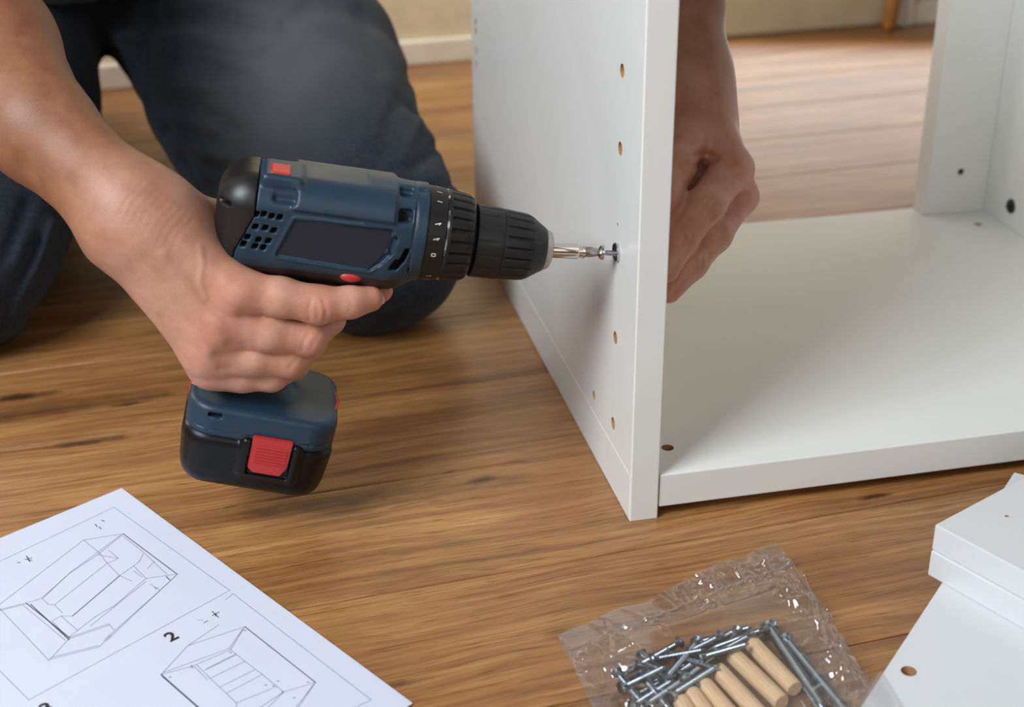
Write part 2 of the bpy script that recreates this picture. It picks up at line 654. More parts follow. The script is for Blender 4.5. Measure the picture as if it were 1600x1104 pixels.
# ------------------------------------------------------------------ stack of three loose boards at the right
BT = .017


def loose_board(name, corner, ang, lx_, ly_, z0, holes, label):
    M = Matrix.Translation((corner[0], corner[1], z0)) @ Matrix.Rotation(ang, 4, 'Z')
    o = link(name, board_mesh(0, lx_, -ly_, 0, 0, BT, holes, .0008), [M_WHITE2, M_CHIP], M=M)
    tag(o, label, 'board', 'loose white boards in the corner stack')
    return o


c1 = on_level(1461, 819, 3 * BT)
loose_board('loose_board', c1, math.radians(36.8), .225, .26, 2 * BT, [('z', 1, .040, -.020, .0012, .004)],
            'topmost white board of the stack at the right, with a tiny pilot hole')
c2 = on_level(1450, 898, BT)
loose_board('loose_board', (c2[0] - .0003, c2[1] + .0004), math.radians(36.4), .225, .26, BT, [],
            'middle white board of the stack, flush under the topmost one')
e0, e1 = on_level(1470, 912, BT), on_level(1360, 1080, BT)
ang3 = math.atan2(*(e0 - e1)[[1, 0]])
c3 = e0 + (e0 - e1) / np.linalg.norm(e0 - e1) * .15
hq = on_level(1420, 1048, BT)
hl = Matrix.Rotation(-ang3, 2) @ Vector((hq - c3)[:2])
loose_board('loose_board', c3 - np.array([math.cos(ang3), math.sin(ang3), 0]) * .40, ang3, .40, .30, 0,
            [('z', 1, .40 + hl[0], hl[1], .0042, .012)],
            'lowest white board with a drilled hole, lying on the floor under the stack')

# ------------------------------------------------------------------ printed assembly sheets
PT = .0016
pc = on_level(190, 762, PT)
pr = on_level(645, 1098, PT)
dirR = (pr - pc) / np.linalg.norm(pr - pc)
dirL = np.array([-dirR[1], dirR[0], 0]) * -1
W_, H_ = np.linalg.norm(pr - pc), .225
pang = math.atan2(dirR[1], dirR[0])
M_PAPER = plain('white_paper', srgb(194, 198, 213), .9, grain=.1, gscale=300, var=.015, spec=.15)
M_INK = plain('grey_ink', srgb(120, 122, 130), .8)
M_INKD = plain('black_ink', srgb(28, 26, 30), .8)
man = empty('instruction_leaflet', M=Matrix.Translation((pc[0], pc[1], 0)) @ Matrix.Rotation(pang, 4, 'Z'))
tag(man, 'white assembly instruction leaflet with line drawings on the floor', 'leaflet')
for k in range(4):
    z0, z1 = k * .0004 + .00002, (k + 1) * .0004
    bm = bmesh.new()
    nx, ny = 24, 18
    sx = (3 - k) * .0007
    vs = {}
    for i in range(nx + 1):
        for j in range(ny + 1):
            for s_, z in ((0, z0), (1, z1)):
                vs[i, j, s_] = bm.verts.new((sx + i / nx * (W_ - sx * 1.5), -sx - j / ny * H_, z))
    for i in range(nx):
        for j in range(ny):
            bm.faces.new((vs[i, j, 1], vs[i, j + 1, 1], vs[i + 1, j + 1, 1], vs[i + 1, j, 1]))
            bm.faces.new((vs[i, j, 0], vs[i + 1, j, 0], vs[i + 1, j + 1, 0], vs[i, j + 1, 0]))
    for i in range(nx):
        bm.faces.new((vs[i, 0, 0], vs[i, 0, 1], vs[i + 1, 0, 1], vs[i + 1, 0, 0]))
        bm.faces.new((vs[i, ny, 1], vs[i, ny, 0], vs[i + 1, ny, 0], vs[i + 1, ny, 1]))
    for j in range(ny):
        bm.faces.new((vs[0, j, 1], vs[0, j, 0], vs[0, j + 1, 0], vs[0, j + 1, 1]))
        bm.faces.new((vs[nx, j, 0], vs[nx, j, 1], vs[nx, j + 1, 1], vs[nx, j + 1, 0]))
    bmesh.ops.recalc_face_normals(bm, faces=bm.faces)
    link('sheet', bm_mesh(bm), M_PAPER, man)

pinv = man.matrix_world.inverted()


def ink(polys, width, bm):
    for poly in polys:
        P = [pinv @ Vector(on_level(x, y, PT)) for x, y in poly]
        for a, b in zip(P, P[1:]):
            d = (b - a)
            if d.length < 1e-6:
                continue
            n = Vector((-d.y, d.x, 0)).normalized() * width / 2
            e = d.normalized() * width * .4
            z = Vector((0, 0, PT + .00006 - a.z))
            f = bm.faces.new([bm.verts.new(v + z) for v in (a - n - e, b - n + e, b + n + e, a + n - e)])


def cx(s, ox, oy, polys):
    return [[(ox + x / s, oy + y / s) for x, y in p] for p in polys]


thin, thick = [], []
thin += [[(-60, 905), (178, 792), (359, 922), (45, 1093), (-40, 1008)], [(364, 927), (580, 1093), (540, 1112)], [(364, 927), (352, 937)]]
thin += cx(4.6, 0, 760, [
    [(-60, 890), (5, 840), (600, 383), (885, 338)], [(1275, 630), (1150, 745), (745, 1104)], [(1262, 640), (1140, 755), (765, 1104)],
    [(-40, 892), (240, 822), (300, 800), (500, 622), (700, 490), (885, 342)], [(-40, 900), (190, 842)], [(310, 800), (510, 612), (690, 480), (870, 345)],
    [(170, 855), (470, 1104)], [(-40, 880), (0, 920)], [(600, 383), (720, 480), (770, 550), (860, 640)],
    [(700, 490), (850, 515), (770, 550), (390, 850)], [(300, 800), (345, 845), (395, 850), (450, 910)],
    [(520, 930), (440, 928), (365, 970)], [(440, 930), (560, 1035)], [(860, 640), (1000, 540), (1030, 480)], [(960, 570), (1050, 660), (1180, 640), (1265, 630)],
    [(1050, 660), (1000, 700), (830, 850), (690, 930), (490, 1085)], [(1050, 680), (900, 800), (650, 1000)],
    [(490, 1085), (780, 985), (820, 1030)], [(500, 1092), (785, 995)], [(1080, 700), (1150, 745)], [(1110, 535), (1060, 590)], [(1200, 630), (1030, 470), (890, 360)],
    [(960, 605), (1020, 650)], [(780, 455), (850, 515)], [(860, 640), (950, 680)], [(1110, 720), (1120, 735), (1135, 725)]])
thin += cx(2.424, 0, 740, [[(185, 706), (258, 628)], [(190, 702), (375, 655), (420, 612)], [(192, 695), (372, 650)], [(185, 706), (-20, 490)], [(262, 628), (200, 560)]])
thin += cx(4.706, 220, 900, [
    [(150, 722), (345, 510), (575, 355)], [(345, 510), (765, 370)], [(150, 722), (380, 660), (660, 540), (765, 370)], [(155, 712), (650, 530), (750, 385)],
    [(660, 540), (705, 575), (760, 620), (885, 715), (1050, 850)], [(1285, 780), (1150, 975)], [(1274, 790), (1132, 975)],
    [(1285, 780), (1050, 850), (860, 975)], [(410, 650), (510, 750), (630, 860), (705, 935), (700, 970)], [(470, 690), (705, 575)], [(480, 682), (700, 570)],
    [(510, 750), (765, 625)], [(580, 815), (840, 685)], [(630, 860), (895, 720)], [(705, 930), (1000, 810)], [(1050, 850), (930, 970)], [(395, 665), (490, 760)],
    [(365, 665), (385, 675), (375, 655), (365, 665)], [(420, 320), (455, 322)]])
thick += cx(4.6, 0, 760, [[(885, 338), (1275, 630)], [(190, 838), (500, 1085)], [(220, 845), (497, 1100)], [(520, 930), (860, 640)]])
thick += cx(4.6, 0, 760, [[(180, 520), (230, 530)], [(190, 498), (215, 540)], [(205, 515), (228, 512)], [(685, 270), (698, 288)], [(712, 288), (728, 304)], [(730, 240), (750, 250)],
                          [(125, 545), (145, 545)], [(1195, 645), (1220, 670)]])
thick += cx(4.706, 220, 900, [[(765, 370), (1285, 780)], [(150, 722), (430, 968)], [(158, 735), (425, 968)], [(525, 258), (572, 302)], [(575, 262), (528, 288)], [(555, 272), (550, 290)], [(465, 342), (492, 326)]])
for (x, y) in [(215, 740), (1230, 778), (660, 560), (1010, 770), (1128, 893), (1045, 850), (765, 398), (920, 800), (975, 805)]:
    thick += cx(4.706, 220, 900, [[(x - 5, y), (x + 5, y)]])
bm = bmesh.new()
ink(thin, .00038, bm)
link('printed_line', bm_mesh(bm), M_INK, man)['kind'] = 'stuff'
bm = bmesh.new()
ink(thick, .00065, bm)
o = link('printed_line', bm_mesh(bm), plain('dark_grey_ink', srgb(72, 73, 80), .8), man)
o['kind'] = 'stuff'


def printed_digit(ch, px, py, size):
    cu = bpy.data.curves.new('digit', 'FONT')
    cu.body, cu.size, cu.align_x, cu.align_y = ch, size, 'CENTER', 'CENTER'
    cu.offset = size * .028
    cu.extrude = .00002
    tmp = bpy.data.objects.new('t', cu)
    COL.objects.link(tmp)
    me = bpy.data.meshes.new_from_object(tmp.evaluated_get(bpy.context.evaluated_depsgraph_get()))
    bpy.data.objects.remove(tmp)
    q = pinv @ Vector(on_level(px, py, PT))
    o = link('printed_digit', me, M_INKD, man)
    o.location = (q.x, q.y, PT + .00008)
    o.rotation_euler = (0, 0, math.pi / 2)


printed_digit('2', 268, 994.5, .0125)
printed_digit('3', 73, 1106, .0125)

# ------------------------------------------------------------------ cordless drill
# drill frame: origin where the screw meets the panel, x along the bit, z up, y away from the lens
ax_ = np.array([.975, .1157, -.1958])
ax_ /= np.linalg.norm(ax_)
az_ = np.array([0, 0, 1.0]) - ax_ * ax_[2]
az_ /= np.linalg.norm(az_)
ay_ = np.cross(az_, ax_)
d = ray(965, 396)
CT = CAM + d * (((np.array([X0, Y0, 0]) - CAM) @ ex) / (d @ ex))
DR = np.array([ax_, ay_, az_])          # rows: drill axes in the world
drillM = Matrix(((ax_[0], ay_[0], az_[0], CT[0]), (ax_[1], ay_[1], az_[1], CT[1]), (ax_[2], ay_[2], az_[2], CT[2]), (0, 0, 0, 1)))
drill = empty('cordless_drill', M=drillM)
tag(drill, 'dark teal cordless drill with black chuck and battery gripped in the right hand', 'drill')

M_TEAL = plain('teal_plastic', srgb(32, 53, 68), .42, grain=.12, gscale=2200, spec=.38)
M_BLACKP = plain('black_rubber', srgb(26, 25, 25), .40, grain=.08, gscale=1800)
M_BLACKG = plain('black_battery_plastic', srgb(15, 14, 16), .36, grain=.08, gscale=1500, spec=.28)
M_CHUCK = plain('charcoal_chuck', srgb(27, 27, 28), .46, grain=.1, gscale=2000, spec=.32)
M_RED = plain('red_plastic', srgb(180, 44, 42), .42, grain=.05)
M_NAVY = plain('navy_nameplate', srgb(28, 36, 48), .30)
M_VOID = plain('dark_interior', srgb(6, 6, 7), .8)


def rbox(P, c, h, r):
    q = np.abs(P - np.array(c)) - (np.array(h) - r)
    return np.linalg.norm(np.maximum(q, 0), axis=1) + np.minimum(q.max(1), 0) - r


def rbox_aniso(P, c, hx, hy, hz, ryz, rx):
    """box with a round section (radius ryz in y-z) and ends rounded by rx along x"""
    x, y, z = (P - np.array(c)).T
    qy, qz = np.abs(y) - (hy - ryz), np.abs(z) - (hz - ryz)
    d2 = np.hypot(np.maximum(qy, 0), np.maximum(qz, 0)) + np.minimum(np.maximum(qy, qz), 0) - ryz
    a, b = d2 + rx, np.abs(x) - hx + rx
    return np.hypot(np.maximum(a, 0), np.maximum(b, 0)) + np.minimum(np.maximum(a, b), 0) - rx


def poly2d(x, z, pts):
    """signed distance to a polygon"""
    pts = np.array(pts)
    n = len(pts)
    d = np.full(len(x), 1e9)
    s = np.zeros(len(x), bool)
    for i in range(n):
        a, b = pts[i], pts[i - 1]
        e = b - a
        wx, wz = x - a[0], z - a[1]
        t = np.clip((wx * e[0] + wz * e[1]) / (e @ e), 0, 1)
        d = np.minimum(d, (wx - e[0] * t) ** 2 + (wz - e[1] * t) ** 2)
        c1, c2, c3 = z >= a[1], z < b[1], e[0] * wz > e[1] * wx
        s ^= (c1 & c2 & c3) | (~c1 & ~c2 & ~c3)
    return np.where(s, -1, 1) * np.sqrt(d)


def path2d(x, z, pts):
    d = np.full(len(x), 1e9)
    P = np.stack([x, z], 1)
    for a, b in zip(pts, pts[1:]):
        d = np.minimum(d, seg_dist(P, np.array(a), np.array(b))[0])
    return d


HZ, HC = .0309, -.0065        # half height and centre of the housing section
VENTS = [(-.2211, .0052), (-.2169, .0058), (-.2124, .0052), (-.2077, .0052), (-.2207, -.0024), (-.2151, -.0023), (-.2102, -.0032), (-.2245, -.0094),
         (-.2181, -.0101), (-.2126, -.0100), (-.2263, -.0140), (-.2197, -.0144), (-.2150, -.0147)]
LABEL = [(-.1983, .0040), (-.1434, .0055), (-.1442, -.0039), (-.1482, -.0125), (-.1536, -.0194), (-.2060, -.0173)]
S1 = [(-.1327, -.0051), (-.1347, -.0119), (-.1377, -.0172)]
S2 = [(-.1378, -.0125), (-.1404, -.0177)]
G1 = [(-.1406, .0018), (-.1421, -.0076), (-.1478, -.0153), (-.1526, -.0188)]
TILT = math.radians(4.5)


def foot_frame(P):
    q = P - np.array([-.203, 0, -.128])
    c, s = math.cos(TILT), math.sin(TILT)
    return np.stack([c * q[:, 0] - s * q[:, 2], q[:, 1], s * q[:, 0] + c * q[:, 2]], 1)


def body_core(P, grow=0.0):
    return rbox_aniso(P, (-.1835, 0, HC), .0605 + grow, .0292 + grow, HZ + grow, .0185, .021)


def cap_edge(z):
    """x of the seam between the black rear cap and the teal shell"""
    return np.interp(z, [-.05, -.018, .004, .05], [-.236, -.2305, -.2218, -.2212])


def housing(P, c=None, rad=None):
    x, y, z = P.T
    d = body_core(P)
    # round gearbox nose
    rr = np.hypot(y, z + .0024)
    d = smin(d, np.maximum(rr - .0295, np.abs(x + .1400) - .0175), .006)
    # raised band over the top and upper flank
    band = np.maximum(np.maximum(body_core(P, .0021), np.abs(x + .1720) - .0295), .0110 - z)
    d = smin(d, band, .0022)
    # switch hump on the top at the back
    d = smin(d, rbox(P, (-.2085, -.008, .0240), (.0120, .0160, .0040), .003), .003)
    # pockets
    d = smax(d, -rbox(P, (-.2060, -.0290, .0175), (.0065, .0050, .0042), .002), .002)
    for (pz, py) in ((.0060 + .0105, -.0262), (.0275, -.0120)):
        d = smax(d, -rbox(P, (-.1362, py, pz - .002), (.0042, .0052, .0036), .0015), .0015)
        d = smax(d, -rbox(P, (-.1362, -py, pz - .002), (.0042, .0052, .0036), .0015), .0015)
    d = smax(d, -rbox(P, (-.1265, -.010, .0270), (.0024, .0040, .0022), .0010), .001)
    # ring seam behind the collar
    d = np.maximum(d, -(np.hypot(rr - .0298, x + .1300) - .0008))
    # flank: nameplate recess with its rim, vents, slots
    side = np.abs(y) - .0180
    lab = poly2d(x, z, LABEL) - .0012
    d = smin(d, np.maximum(np.maximum(np.abs(lab - .0010) - .0008, body_core(P, .0006)), -side), .0008)
    d = smax(d, -np.maximum(lab, .0284 - np.abs(y)), .0005)
    for (vx, vz) in VENTS:
        q = np.maximum(np.abs(x - vx - .25 * (z - vz)) - .0013, np.abs(z - vz) - .0015)
        d = smax(d, -np.maximum(q - .0003, .0200 - np.abs(y)), .0006)
    d = smax(d, -np.maximum(path2d(x, z, S1) - .0016, .0180 - np.abs(y)), .0008)
    d = smax(d, -np.maximum(path2d(x, z, S2) - .0012, .0180 - np.abs(y)), .0008)
    d = smax(d, -np.maximum(path2d(x, z, G1) - .0014, .0276 - np.abs(y)), .0008)
    # long seam of the two half shells under the band
    d = np.maximum(d, -np.maximum(np.abs(z - .0210 + .03 * (x + .17)) - .0002, np.maximum(np.abs(x + .172) - .026, .0300 - np.abs(y))))
    # grip
    g0, g1 = np.array([-.193, 0, -.020]), np.array([-.2110, 0, -.116])
    t = np.clip((P - g0) @ (g1 - g0) / ((g1 - g0) @ (g1 - g0)), 0, 1)
    v = P - g0 - t[:, None] * (g1 - g0)
    rad_ = np.hypot(v[:, 0] / 1.05, v[:, 1] / .92)
    grip = np.maximum(rad_ - (.0185 - .0025 * np.sin(np.pi * t)), np.abs(z + .072) - .056)
    d = smin(d, grip, .010)
    # foot above the battery
    f = foot_frame(P)
    plan = np.hypot(np.maximum(np.abs(f[:, 0]) - .028, 0), np.maximum(np.abs(f[:, 1]) - .0205, 0)) - .0178
    foot = smax(plan, np.abs(f[:, 2] + .0015) - .0105, .005)
    d = smin(d, foot, .016)
    d = smax(d, -(rbox(f, (-.0285, -.0365, .0035), (.0042, .0035, .0016), .0012)), .001)
    d = np.maximum(d, -np.maximum(np.abs(plan + .0003) - .0006, np.abs(f[:, 2] + .0062) - .0003))
    # cut where the cap begins, open the front
    d = np.maximum(d, np.minimum(cap_edge(z) - x, z + .046))
    return d


def rear_cap(P, c=None, rad=None):
    x, y, z = P.T
    d = body_core(P, .0006)
    d = np.maximum(d, x - cap_edge(z) + .0004)
    d = smax(d, -rbox(P, (-.2400, -.021, .0075), (.0075, .0040, .0010), .0009), .0015)
    d = smax(d, -rbox(P, (-.2440, -.010, .0180), (.0035, .0035, .0018), .0010), .0015)
    return d


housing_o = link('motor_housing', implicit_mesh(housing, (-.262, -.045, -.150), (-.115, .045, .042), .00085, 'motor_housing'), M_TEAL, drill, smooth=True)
housing_o.data.materials.append(M_BLACKP)  # black rubber, also standing in for the hand's shade under the housing
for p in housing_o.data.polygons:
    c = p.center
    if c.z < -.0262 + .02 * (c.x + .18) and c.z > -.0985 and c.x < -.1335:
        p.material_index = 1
cap_o = link('rear_cap', implicit_mesh(rear_cap, (-.255, -.04, -.04), (-.210, .04, .036), .0009, 'rear_cap'), M_BLACKP, drill, smooth=True)
cap_o['label'] = 'glossy black rubber rear cap'
core = link('vent_shade', bm_mesh(box_bm(-.2245, -.1330, -.0235, .0235, -.0240, .0180, .006, 2)), M_VOID, housing_o)  # near-black block put in for the shade inside the vents

# nameplate in its recess
for sgn in (-1, 1):
    bm = bmesh.new()
    a = [bm.verts.new((x, sgn * .0281, z)) for x, z in LABEL]
    b = [bm.verts.new((x, sgn * .0287, z)) for x, z in LABEL]
    bm.faces.new(a)
    bm.faces.new(list(reversed(b)))
    for i in range(len(a)):
        bm.faces.new((a[i - 1], a[i], b[i], b[i - 1]))
    bmesh.ops.recalc_face_normals(bm, faces=bm.faces)
    link('nameplate', bm_mesh(bm), M_NAVY, drill)['label'] = 'dark blank nameplate'

o = link('gear_switch', bm_mesh(box_bm(-.2160, -.2043, -.0205, -.0035, .0262, .0289, .0012, 2)), M_RED, drill)
o['label'] = 'red gear switch'
bm = bmesh.new()
bmesh.ops.create_uvsphere(bm, u_segments=24, v_segments=12, radius=1)
bmesh.ops.transform(bm, matrix=Matrix.Translation((-.1628, -.0268, -.0268)) @ Matrix.Diagonal((.0064, .0026, .0031, 1)), verts=bm.verts)
o = link('direction_slider', bm_mesh(bm), M_RED, drill, smooth=True)
o['label'] = 'red direction slider'
# trigger in front of the grip
tr_bm = tube_bm([(-.1660, 0, -.030), (-.1610, 0, -.040), (-.1640, 0, -.052), (-.1700, 0, -.060)], [.0085, .0095, .0090, .0075], 20)
link('trigger', bm_mesh(tr_bm), M_BLACKP, drill, smooth=True)


# torque collar, chuck, bit
def shade(o, ang=35):
    me = o.data
    me.polygons.foreach_set('use_smooth', [True] * len(me.polygons))
    try:
        me.set_sharp_from_angle(angle=math.radians(ang))
    except Exception:
        pass
    return o


def collar_material():
    t = NT('worn_black_collar')
    p = t.coords()
    s = t.n('ShaderNodeSeparateXYZ')
    t.set(s, 0, p)
    edge = t.maprange(t.math('ABSOLUTE', t.math('ADD', s.outputs[0], .1105)), .0004, .0022, 1.0, 0.0)
    nz = t.noise(t.mapping(p, (120, 160, 160)), 1.0, 4, .6)
    side = t.maprange(s.outputs[2], -.022, .006, 0.0, 1.0)
    m = t.math('MULTIPLY', t.maprange(t.math('ADD', t.math('MULTIPLY', edge, .30), t.math('ADD', t.math('MULTIPLY', nz, .5), t.math('MULTIPLY', t.noise(p, 110, 1), .5))), .80, .90, 0.0, .8), t.maprange(edge, 0, .2, 0, 1))
    t.b(Base_Color=t.mix(m, srgb(25, 24, 24), srgb(165, 165, 162)), Roughness=.45, Specular_IOR_Level=.32)
    t.bump(t.noise(p, 1800, 2), .1, .0004)
    return t.m


M_COLLAR = collar_material()


def fl(n, depth, lo, hi, width=.35):
    def f(i, a, r):
        if lo <= i <= hi:
            ph = (a * n / (2 * math.pi)) % 1.0
            if ph < width:
                return r - depth * math.sin(math.pi * ph / width)
        return r
    return f


ZC = -.0028
bm = lathe_bm([(-.1229, .0240), (-.1228, .0282), (-.1222, .0287), (-.1116, .0280), (-.1110, .0274), (-.1106, .0274), (-.1100, .0278), (-.1080, .0277), (-.1076, .0276),
               (-.1000, .0268), (-.0968, .0262), (-.0945, .0252), (-.0935, .0238), (-.0932, .020)], 240, 'x', fl(24, .0017, 8, 10, .32))
bmesh.ops.translate(bm, verts=bm.verts, vec=(0, 0, ZC))
col_o = shade(link('torque_collar', bm_mesh(bm), M_COLLAR, drill), 40)
# pale marks on the collar
M_MARK = plain('pale_paint', srgb(190, 190, 186), .6)
bm = bmesh.new()
for k, (a0, sh) in enumerate([(62, 'bar'), (32, 'tick'), (14, 'tick'), (-6, 'ring'), (-42, 'hook'), (-56, 'bar'), (-74, 'bar'), (80, 'bar'), (100, 'bar')]):
    aa = math.radians(180 - a0)
    def put(x, da):
        r = .02885 - (x + .1222) * .066
        t_ = aa + da / r
        return (x, r * math.cos(t_), r * math.sin(t_) + ZC)
    segs = {'bar': [((-.1180, 0), (-.1150, .0004))], 'tick': [((-.1185, .0006), (-.1150, -.0006)), ((-.1162, .0008), (-.1150, -.0006))],
            'ring': [((-.1180, -.0009), (-.1180, .0009)), ((-.1158, -.0009), (-.1158, .0009)), ((-.1180, .0009), (-.1158, .0009)), ((-.1180, -.0009), (-.1158, -.0009))],
            'hook': [((-.1180, .0007), (-.1156, .0007)), ((-.1156, .0007), (-.1154, -.0008))]}[sh]
    for (A, Bq) in segs:
        pa, pb = Vector(put(*A)), Vector(put(*Bq))
        dirv = (pb - pa).normalized()
        rad_v = Vector((0, pa.y, pa.z - ZC)).normalized()
        w = dirv.cross(rad_v) * .00032
        bm.faces.new([bm.verts.new(v + rad_v * .0001) for v in (pa - w, pb - w, pb + w, pa + w)])
link('printed_mark', bm_mesh(bm), M_MARK, col_o)

bm = lathe_bm([(-.0935, .0185), (-.0912, .0185)], 48, 'x')
bmesh.ops.translate(bm, verts=bm.verts, vec=(0, 0, ZC - .0008))
shade(link('collar_gap', bm_mesh(bm), M_VOID, drill))
ZC2 = -.0038
bm = lathe_bm([(-.0915, .0185), (-.0914, .0216), (-.0908, .0223), (-.0885, .0222), (-.0780, .0219), (-.0765, .0219), (-.0748, .0216)], 192, 'x', fl(16, .0006, 3, 4, .18))
bmesh.ops.translate(bm, verts=bm.verts, vec=(0, 0, ZC2))
shade(link('chuck_sleeve', bm_mesh(bm), M_CHUCK, drill), 40)
bm = lathe_bm([(-.0748, .0206), (-.0745, .0214), (-.0738, .0215), (-.0715, .0214), (-.0610, .0206), (-.0585, .0202), (-.0560, .0192), (-.0490, .0146), (-.0470, .0134), (-.0462, .0122)],
              240, 'x', fl(20, .0014, 3, 5, .28))
bmesh.ops.translate(bm, verts=bm.verts, vec=(0, 0, ZC2))
shade(link('chuck_sleeve', bm_mesh(bm), M_CHUCK, drill), 40)
bm = lathe_bm([(-.0475, .0128), (-.0455, .0126), (-.0430, .0112), (-.0418, .0085), (-.0416, .0052)], 48, 'x')
bmesh.ops.translate(bm, verts=bm.verts, vec=(0, 0, ZC2))
shade(link('nose_ring', bm_mesh(bm), plain('worn_steel_nose', srgb(170, 165, 155), .45, metal=.7), drill), 30)


def aim(bm, p0, p1):
    """bm made along +x from 0 -> placed from p0 towards p1"""
    d = (Vector(p1) - Vector(p0)).normalized()
    Mx = Matrix.Translation(p0) @ Vector((1, 0, 0)).rotation_difference(d).to_matrix().to_4x4()
    bmesh.ops.transform(bm, matrix=Mx, verts=bm.verts)
    return bm


bm = aim(lathe_bm([(0, .0046), (.0165, .0047), (.0171, .0044), (.0172, .0038), (.0200, .0037), (.0203, .0039), (.0212, .0039), (.0214, .0030)], 32, 'x'), (-.0420, 0, -.0036), (-.0008, 0, 0))
shade(link('bit_holder', bm_mesh(bm), plain('polished_steel', srgb(205, 198, 188), .16, metal=1.0), drill), 30)


def cross_flute(i, a, r):
    return r * (1 - .33 * abs(math.sin(2 * a)) ** .7) if i >= 2 else r * (1 - .06 * abs(math.cos(3 * a)))


bm = aim(lathe_bm([(0, .0033), (.0022, .0033), (.0040, .0034), (.0085, .0024), (.0105, .0013)], 36, 'x', cross_flute), (-.0208, 0, -.0017), (-.0008, 0, 0))
shade(link('driver_bit', bm_mesh(bm), plain('dull_steel_bit', srgb(140, 134, 124), .35, metal=1.0), drill), 50)

# battery
def battery_fn(P, c=None, rad=None):
    f = foot_frame(P)
    X, Y, Z = f.T
    tp = np.interp(Z, [-.050, -.034, -.012, .005], [-.0038, -.0008, .0014, .0010])
    plan = np.hypot(np.maximum(np.abs(X) - .0275, 0), np.maximum(np.abs(Y) - .0200, 0)) - (.0183 + tp)
    d = smax(plan, np.abs(Z + .0285) - .0198, .010)
    for s in (-1, 1):
        d = smin(d, rbox(f, (.0085, s * .0362, -.0205), (.0185, .0052, .0135), .003), .003)
        d = smax(d, -rbox(f, (.0085, s * .0415, -.0170), (.0128, .0030, .0140), .001), .001)
    return d


bat = link('battery', implicit_mesh(battery_fn, (-.262, -.050, -.192), (-.140, .050, -.120), .0009, 'battery'), M_BLACKG, drill, smooth=True)
bat['label'] = 'black slide-in battery pack'
footM = Matrix.Translation((-.203, 0, -.128)) @ Matrix.Rotation(TILT, 4, 'Y')
for s in (-1, 1):
    bm = bmesh.new()
    prof = [(-.0033, -.0036), (-.0033, .0242), (.0027, .0264), (.0027, -.0120)]
    # outline in x-z, extruded in y, with finger grooves
    outl = [(-.0040, -.0045), (.0205, -.0045), (.0200, -.0230), (.0165, -.0295), (.0000, -.0295), (-.0038, -.0265)]
    a = [bm.verts.new((x, s * .0380, z)) for x, z in outl]
    b = [bm.verts.new((x, s * .0408, z)) for x, z in outl]
    bm.faces.new(a)
    bm.faces.new(list(reversed(b)))
    for i in range(len(a)):
        bm.faces.new((a[i - 1], a[i], b[i], b[i - 1]))
    bmesh.ops.recalc_face_normals(bm, faces=bm.faces)
    bmesh.ops.bevel(bm, geom=list(bm.edges), offset=.0006, segments=2, affect='EDGES')
    for k in range(6):
        z = -.0115 - k * .0021
        box_bm(-.0012, .0182, min(s * .0400, s * .0414), max(s * .0400, s * .0420), z, z + .0010, .0002, 1, bm=bm)
    o = link('release_clip', bm_mesh(bm), M_RED, bat)
    o.matrix_local = footM
    o['label'] = 'ribbed red release clip'
for s in (-1, 1):
    bm = bmesh.new()
    pts = []
    for k in range(13):
        aa = math.radians(-60 + 120 * k / 12)
        pts.append((s * (.0281 + .0182 * math.cos(aa)), .0200 / math.sin(math.radians(60)) * math.sin(aa) * 1.0))
    lo_ = [bm.verts.new((x, y * 1.1, -.0075)) for x, y in pts]
    hi_ = [bm.verts.new((x, y * 1.1, .0085)) for x, y in pts]
    lo2 = [bm.verts.new((x - s * .002, y * 1.06, -.0075)) for x, y in pts]
    hi2 = [bm.verts.new((x - s * .002, y * 1.06, .0085)) for x, y in pts]
    for i in range(12):
        for A, Bv in ((lo_, hi_), (hi_, hi2), (hi2, lo2), (lo2, lo_)):
            bm.faces.new((A[i], A[i + 1], Bv[i + 1], Bv[i]))
    bmesh.ops.recalc_face_normals(bm, faces=bm.faces)
    o = link('side_stripe', bm_mesh(bm), M_RED, bat, smooth=True)
    o.matrix_local = footM
    o['label'] = 'red stripe at the end of the foot'

# screw being driven and its washer
sc_o = empty('screw', M=drillM)
tag(sc_o, 'shiny pan-head screw on the bit, half driven into the panel', 'screw')
bm = aim(lathe_bm([(-.0012, .0012), (-.0010, .0030), (-.0002, .0042), (.0012, .0047), (.0019, .0046), (.0020, .0020)], 32, 'x'), (-.0108, 0, -.0006), (0, 0, 0))
shade(link('screw_head', bm_mesh(bm), M_STEEL, sc_o), 30)


def thread_bm(p0, p1, r, pitch, depth, n=16):
    L = (Vector(p1) - Vector(p0)).length
    steps = int(L / pitch * 6)
    bm = bmesh.new()
    rings = []
    for i in range(steps + 1):
        x = L * i / steps
        ring = []
        for k in range(n):
            a = 2 * math.pi * k / n
            ph = (x / pitch - k / n) % 1.0
            rr = r - depth * abs(2 * ph - 1)
            ring.append(bm.verts.new((x, rr * math.cos(a), rr * math.sin(a))))
        rings.append(ring)
    for A, Bv in zip(rings, rings[1:]):
        for k in range(n):
            bm.faces.new((A[k], A[(k + 1) % n], Bv[(k + 1) % n], Bv[k]))
    bm.faces.new(list(reversed(rings[0])))
    bm.faces.new(rings[-1])
    bmesh.ops.recalc_face_normals(bm, faces=bm.faces)
    return aim(bm, p0, p1)


link('shank', bm_mesh(thread_bm((-.0090, 0, -.0006), (.012, .0, .0008), .0019, .0011, .0006)), M_STEEL, sc_o)
wash = link('washer', None or bm_mesh(lathe_bm([(-.0019, .0030), (-.0019, .0055), (-.0014, .0060), (-.0001, .0060), (-.0001, .0030)], 40, 'x', close=False)), M_STEEL,
            M=cabM @ Matrix.Translation((0, HY, .1712)))
shade(wash, 30)
bmx = bmesh.new()
bmx.from_mesh(wash.data)
bmx.to_mesh(wash.data)
bmx.free()
tag(wash, 'round steel washer around the screw, flat against the white panel', 'washer')

